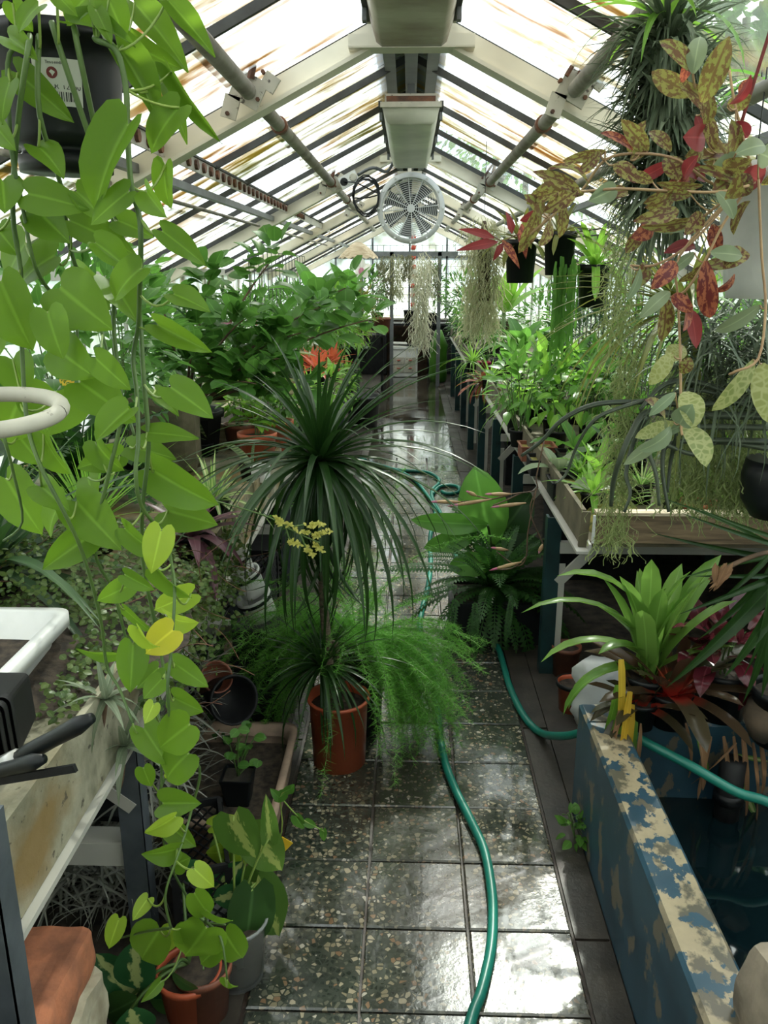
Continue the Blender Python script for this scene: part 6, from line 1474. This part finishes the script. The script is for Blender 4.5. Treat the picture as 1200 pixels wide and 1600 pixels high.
# lattice crates
def lattice(label, c, w, d, h, rz=0, cell=.03, mat='blackm', name='lattice_crate'):
    t = thing(name, label, 'crate', c); t.rotation_euler = (0, 0, rz); e = .010
    obj('rim', MB().box((0, -d / 2, h), (w, e, .02)).box((0, d / 2, h), (w, e, .02)).box((-w / 2, 0, h), (e, d, .02)).box((w / 2, 0, h), (e, d, .02)).box((0, 0, .005), (w, d, .01)), M[mat], t)
    for sx, sy in ((-1, -1), (1, -1), (1, 1), (-1, 1)): obj('corner_post', MB().box((sx * w / 2, sy * d / 2, h / 2), (.018, .018, h)), M[mat], t)
    for (fx_, fy_, ln, ax) in ((0, -d / 2, w, 'x'), (w / 2, 0, d, 'y'), (-w / 2, 0, d, 'y'), (0, d / 2, w, 'x')):
        m = MB(); n = int(ln / cell)
        for i in range(-int(h / cell), n):
            for sg in (0, 1):
                a0, a1 = max(0, i * cell), min(ln, i * cell + h); z0, z1 = a0 - i * cell, a1 - i * cell
                if a1 <= a0: continue
                if sg: z0, z1 = h - z0, h - z1
                A = (a0 - ln / 2, z0); B_ = (a1 - ln / 2, z1)
                pa = (A[0], fy_, A[1]) if ax == 'x' else (fx_, A[0], A[1]); pb_ = (B_[0], fy_, B_[1]) if ax == 'x' else (fx_, B_[0], B_[1])
                m.tube([pa, pb_], .0032, 4)
        obj('lattice_side', m, M[mat], t, kind='stuff')
    return t
lattice('black lattice crate under the left bench behind white pots', V3((-.78, 3.2, 0)), .42, .34, .42)
lattice('second lattice crate further under the left bench', V3((-.80, 4.3, 0)), .42, .40, .40)
lattice('small tilted lattice crate beside the slate post by pothos tips', V3((-.505, 1.70, 0)), .12, .26, .27, .3, .03)
# stacked white net pots lying by the crate
for k, (u, v, r, lab) in enumerate(((378, 886, .045, 'upper small white net pot, tilted, under the left bench'), (390, 912, .055, 'white net pot with dark band below the upper one'), (404, 948, .062, 'largest white net pot at the foot of stack'))):
    p = P(u, v, Y=2.62); t = thing('net_pot', lab, 'pot', p, 'white net pots'); t.rotation_euler = (.2, -.35, 0)
    obj('pot_shell', MB().lathe([(0, -.04), (r * .8, -.04), (r * .86, 0), (r * .95, .035), (r, .04), (r, .05), (r * .9, .048), (r * .78, -.03), (0, -.03)], 22), M['wplastic'], t, False, True)
    obj('band', MB().lathe([(r * 1.0, .028), (r * 1.02, .03), (r * 1.02, .036), (r * 1.0, .04)], 22), M['black'], t, False, True)
single('pot_support', MB().box((P(400, 990, Y=2.62).x, 2.66, .20), (.16, .12, .40)), M['blackm'], 'dull black upturned box carrying the white net pots', 'box')
for u, v, r, h, rx, lab, mt in ((340, 1070, .075, .14, 1.2, 'black pot lying on its side under the wire vine', 'blackm'), (322, 1050, .05, .09, .9, 'small terracotta pot tipped over beside the lying black pot', 'terradk')):
    p = P(u, v, Y=2.3); t = thing('tipped_pot', lab, 'pot', (p.x, p.y, max(.05, p.z - .04))); t.rotation_euler = (rx, .3, .5); add_pot(t, r, h, M[mt], soil=None)
single('shelf_plank', MB().box((-.86, 2.55, .27), (.46, .9, .02)), M['wood'], 'dark plank under the left bench carrying the tipped pots', 'plank')
gp('shade_plant', 'dark leafy plant in the shade below the tipped pots', V3((-.68, 2.55, 0)), 'bush', (.07, .1, 'blackm'), n=90, rx=.16, ry=.2, rz=.10, zc=.18, L=.07, W=.6, prof='ovate', mat='dark', parts=False, droop=.6)
# bucket, seen further along, and dim things under the benches
q = P(573, 668, Z=0)
t = thing('grey_bucket', 'grey plastic bucket standing by the left bench posts', 'bucket', (q.x - .02, q.y + .1, 0))
obj('bucket_shell', MB().lathe([(0, .005), (.125, 0), (.165, .30), (.178, .30), (.178, .325), (.165, .325), (.12, .01), (0, .01)], 28), M['grey'], t, False, True)
obj('bucket_handle', MB().tube([V3((.175 * math.cos(a), -.02 - .03 * abs(math.sin(a)), .31 + .10 * math.sin(a))) for a in [PI * j / 12 for j in range(13)]], .005, 6), M['blackm'], t, False, True)
for k, (x, y, w_, d_, h_, lab) in enumerate(((-1.0, 5.4, .5, .5, .38, 'black storage crate under the left bench before bucket'), (-1.0, 7.2, .5, .6, .36, 'black storage crate under the left bench beyond bucket'), (1.05, 4.4, .5, .5, .30, 'dark storage crate under the right bench'), (1.0, 6.5, .5, .7, .30, 'dark storage crate far under the right bench'))):
    t = thing('storage_crate', lab, 'crate', (x, y, 0)); m = MB()
    for sx, sy in ((0, -1), (0, 1), (-1, 0), (1, 0)): m.box((sx * w_ / 2, sy * d_ / 2, h_ / 2), (w_ if sy else .012, d_ if sx else .012, h_))
    obj('crate_shell', m.box((0, 0, .01), (w_, d_, .02)), M['blackm'], t); obj('rim', MB().box((0, -d_ / 2, h_), (w_ + .02, .025, .02)).box((0, d_ / 2, h_), (w_ + .02, .025, .02)).box((-w_ / 2, 0, h_), (.025, d_, .02)).box((w_ / 2, 0, h_), (.025, d_, .02)), M['blackm'], t)

# ================================================================ on the ground, right
for k, (u, v, r, h, lab) in enumerate(((896, 1118, .058, .115, 'terracotta pot with black rim on the ground near hose'), (886, 1062, .06, .13, 'terracotta pot in the shadow behind the black rimmed pot'))):
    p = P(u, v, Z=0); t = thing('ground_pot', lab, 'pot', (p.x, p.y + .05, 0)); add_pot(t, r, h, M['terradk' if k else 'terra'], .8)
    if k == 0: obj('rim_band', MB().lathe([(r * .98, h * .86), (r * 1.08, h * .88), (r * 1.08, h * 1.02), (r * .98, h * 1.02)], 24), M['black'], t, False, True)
    if k == 0: obj('pot_tag', MB().box((.045, .0, h + .01), (.014, .002, .05), (0, .1, 0)), M['wplastic'], t)
p = P(937, 1085, Y=2.62); bag = MB(); n = 14; vs = []; rr = random.Random(2)
for i in range(9):
    z = .25 * i / 8; wd = (.07, .085, .092, .092, .088, .083, .08, .078, .06)[i]
    for j in range(n):
        a = 2 * PI * j / n; q_ = 1 + rr.uniform(-.2, .2); vs.append((.69 + wd * math.cos(a) * q_, 2.72 + wd * .6 * math.sin(a) * q_, .0 + z))
t = single('white_sack', bag.add(vs, [(i * n + j, i * n + (j + 1) % n, (i + 1) * n + (j + 1) % n, (i + 1) * n + j) for i in range(8) for j in range(n)] + [tuple(range(n - 1, -1, -1)), tuple(range(8 * n, 9 * n))]), M['wplastic'], 'crumpled white plastic sack with faint print behind the green bromeliad', 'sack', smooth=True)
for k, (x, y, z, lab) in enumerate(((.86, 3.1, .575, 'rough brick lying on the rail under the right bench corner'), (1.08, 3.1, .575, 'second rough brick under the right bench corner'))): rough_box('loose_brick', lab, (x, y, z), (.20, .10, .06), 'brickwall', 20 + k, 'brick', 5, .006)
rough_box('sandstone_block', 'pale sandstone block on the near corner of the blue basin', (.655, 1.06, ZB), (.16, .22, .15), 'stone', 31, 'stone', 9, .012, .1, 12., .12)
we = plant('weed', 'small green weed at the foot of blue basin corner', P(897, 1318, Z=0)); bush(we, 34, .035, .05, .05, .055, .035, .7, 'ovate', 'mid', True, .5, 5, .2, stem_r=.0015)
t = plant('rooted_stump', 'knobbly dark root ball under the burgundy plant', V3((P(1180, 1130, Y=2.1).x, 2.02, .30)), 'root'); obj('root_ball', MB().lathe([(0, 0), (.05, .01), (.07, .06), (.06, .11), (0, .13)], 14, (0, 0, .067)), M['bark'], t, False, True)
t = thing('dark_pipe', 'dark vertical pipe rising from the basin water', 'pipe', (.905, 2.02, .06)); obj('pipe', MB().tube([(.905, 2.02, .06), (.905, 2.02, .30)], .035, 14), M['blackm'], t, True, True); obj('pipe_collar', MB().tube([(.905, 2.02, .17), (.905, 2.02, .20)], .042, 14), M['black'], t, True, True)

# ================================================================ far end
ga = thing('metal_gate_frame', 'grey metal frame standing across the far end of the path', 'frame', (.08, 11.8, 0))
for x in (-.245, .41): obj('post', MB().box((x, 11.8, .91), (.05, .05, 1.82)), M['galv'], ga, True)
obj('top_bar', MB().box((-.02, 11.8, 1.80), (1.35, .05, .06)), M['galv'], ga, True)
obj('post', MB().box((-.66, 11.8, 1.2), (.05, .05, 1.2)), M['galv'], ga, True)
ca = thing('drawer_cabinet', 'white drawer cabinet at the end of the path', 'cabinet', (-.06, 12.95, 0))
cw, cdp, chh = .40, .35, .42; ccx = P(632, 565, Y=12.8).x
obj('body', MB().box((ccx, 12.97, chh / 2 + .01), (cw, cdp, chh)).box((ccx, 12.97, chh + .02), (cw + .03, cdp + .03, .02)), M['wplastic'], ca, True)
for i in range(2):
    for j in range(2):
        dw = obj('drawer', MB().box((ccx + (j - .5) * .18, 12.79, .13 + i * .12), (.165, .014, .105)), M['dirtywhite'], ca, True); obj('drawer_knob', MB().box((ccx + (j - .5) * .18, 12.775, .14 + i * .12), (.05, .015, .01)), M['redstripe'], dw, True)
for k, (dx, dz, w_, rz, mt, lab) in enumerate(((-.05, .0, .30, .2, 'labelw', 'pale papers lying on the far drawer cabinet'), (.06, .022, .26, -.3, 'blackm', 'dark folder on the papers of the far cabinet'), (-.08, .045, .22, .1, 'labelw', 'white box lid on top of the far cabinet'))):
    single('cabinet_paper', MB().box((ccx + dx, 12.93, chh + .042 + dz), (w_, .22, .02), (0, .03, rz)), M[mt], lab, 'paper')
q = P(683, 600, Z=0); vs = []
for i in range(8):
    z = .75 * i / 7; wd = (.11, .13, .125, .14, .12, .13, .09, .05)[i]
    for j in range(12): a = 2 * PI * j / 12; q_ = 1 + rr.uniform(-.08, .08); vs.append((.43 + wd * math.cos(a) * q_, 12.3 + wd * math.sin(a) * q_, z))
single('green_sack', MB().add(vs, [(i * 12 + j, i * 12 + (j + 1) % 12, (i + 1) * 12 + (j + 1) % 12, (i + 1) * 12 + j) for i in range(7) for j in range(12)] + [tuple(range(84, 96)), tuple(range(11, -1, -1))]), M['mid'], 'bright green sack standing by the right gate post', 'sack', smooth=True)
sx_ = P(645, 500, Y=13.2).x
t = thing('striped_pole', 'red and white banded pole in front of the far glass', 'pole', (sx_, 13.2, .8))
obj('pole', MB().tube([(sx_, 13.2, .8), (sx_, 13.2, 2.15)], .035, 12), M['wplastic'], t, True, True)
for i in range(9): obj('red_band', MB().tube([(sx_ - .004, 13.2, .9 + i * .14), (sx_ + .004, 13.2, .965 + i * .14)], .0375, 12), M['redstripe'], t, True, True)
single('back_counter', MB().box((-.1, 13.25, .78), (2.6, .5, .03)).box((-.9, 13.3, .39), (1.1, .4, .76)).box((.75, 13.3, .39), (.9, .4, .76)), M['blackm'], 'dark counter below the far gable glass', 'counter')
for k, (u, v, y, lab) in enumerate(((597, 520, 11.3, 'terracotta pot on the ledge by the left gate post'), (640, 505, 13.2, 'dark pot on the far counter'))):
    p = P(u, v, Y=y); t = thing('ledge_pot', lab, 'pot', p); add_pot(t, .12 if k == 0 else .10, .20, M['terradk' if k == 0 else 'black'])
for x, y, mt, lab in ((-.95, 12.6, 'dark', 'dark bush left of the far cabinet'), (.85, 12.4, 'dark', 'dark bush right behind the green sack'), (.35, 13.25, 'jade', 'bush on the far counter behind the silvery moss tail'), (-.5, 13.25, 'dark', 'spindly bush on the far counter by the grey moss clumps'), (.72, 11.5, 'mid', 'green bush beside the right gate post'), (-.62, 11.2, 'jade', 'green bush beside the left gate post')):
    gp('end_bush', lab, V3((x, y, .795 if y > 13 else (.0 if y > 12 else .77))), 'bush', (.1, .15, 'blackm'), n=260, rx=.28, ry=.22, rz=.36, zc=.5 if y > 13 or y < 12 else .7, L=.12, W=.3, prof='lance', mat=mt, parts=False, droop=.6)
single('gate_shelf', MB().box((-.66, 11.3, .755), (.7, .6, .03)).box((-.36, 11.3, .38), (.04, .04, .76)), M['blackm'], 'dark shelf by the left gate post', 'shelf')

# ================================================================ trees outside the right slope
for k, (x, y, r, h, lab) in enumerate(((2.7, 21.0, 2.3, 4.7, 'tree outside seen through the clear panes beyond the fan'), (3.2, 9.0, .95, 4.15, 'tree outside at the upper right behind mottled leaves'), (7.4, 13.5, 1.8, 4.4, 'tree outside far right beyond the roof'), (8.0, 6.5, 1.8, 4.6, 'taller tree outside on the right'))):
    t = thing('garden_tree', lab, 'tree', (x, y, -.25)); c = V3((x, y, h - .25)); mb = MB()
    obj('trunk', MB().tube([V3((x, y, -.25)), V3((x + .05, y, h * .5)), c], [.14, .10, .04], 8), M['bark'], t, True, True)
    for i in range(1500):
        d = hdir(rnd(0, 6.3), math.asin(rnd(-.8, 1))); p = c + V3((d.x * r, d.y * r, d.z * r * .9)) * rnd(.55, 1.05); s = rnd(.14, .26)
        mb.tpl(tpl('ovate', .6, 3, 1, .4, .2), orient(p, d + V3((rnd(-.7, .7), rnd(-.7, .7), rnd(-.8, .2))), V3((rnd(-.5, .5), rnd(-.5, .5), 1)), s, s, s))
    obj('crown', mb, M['outside'], t, True, True, kind='stuff')
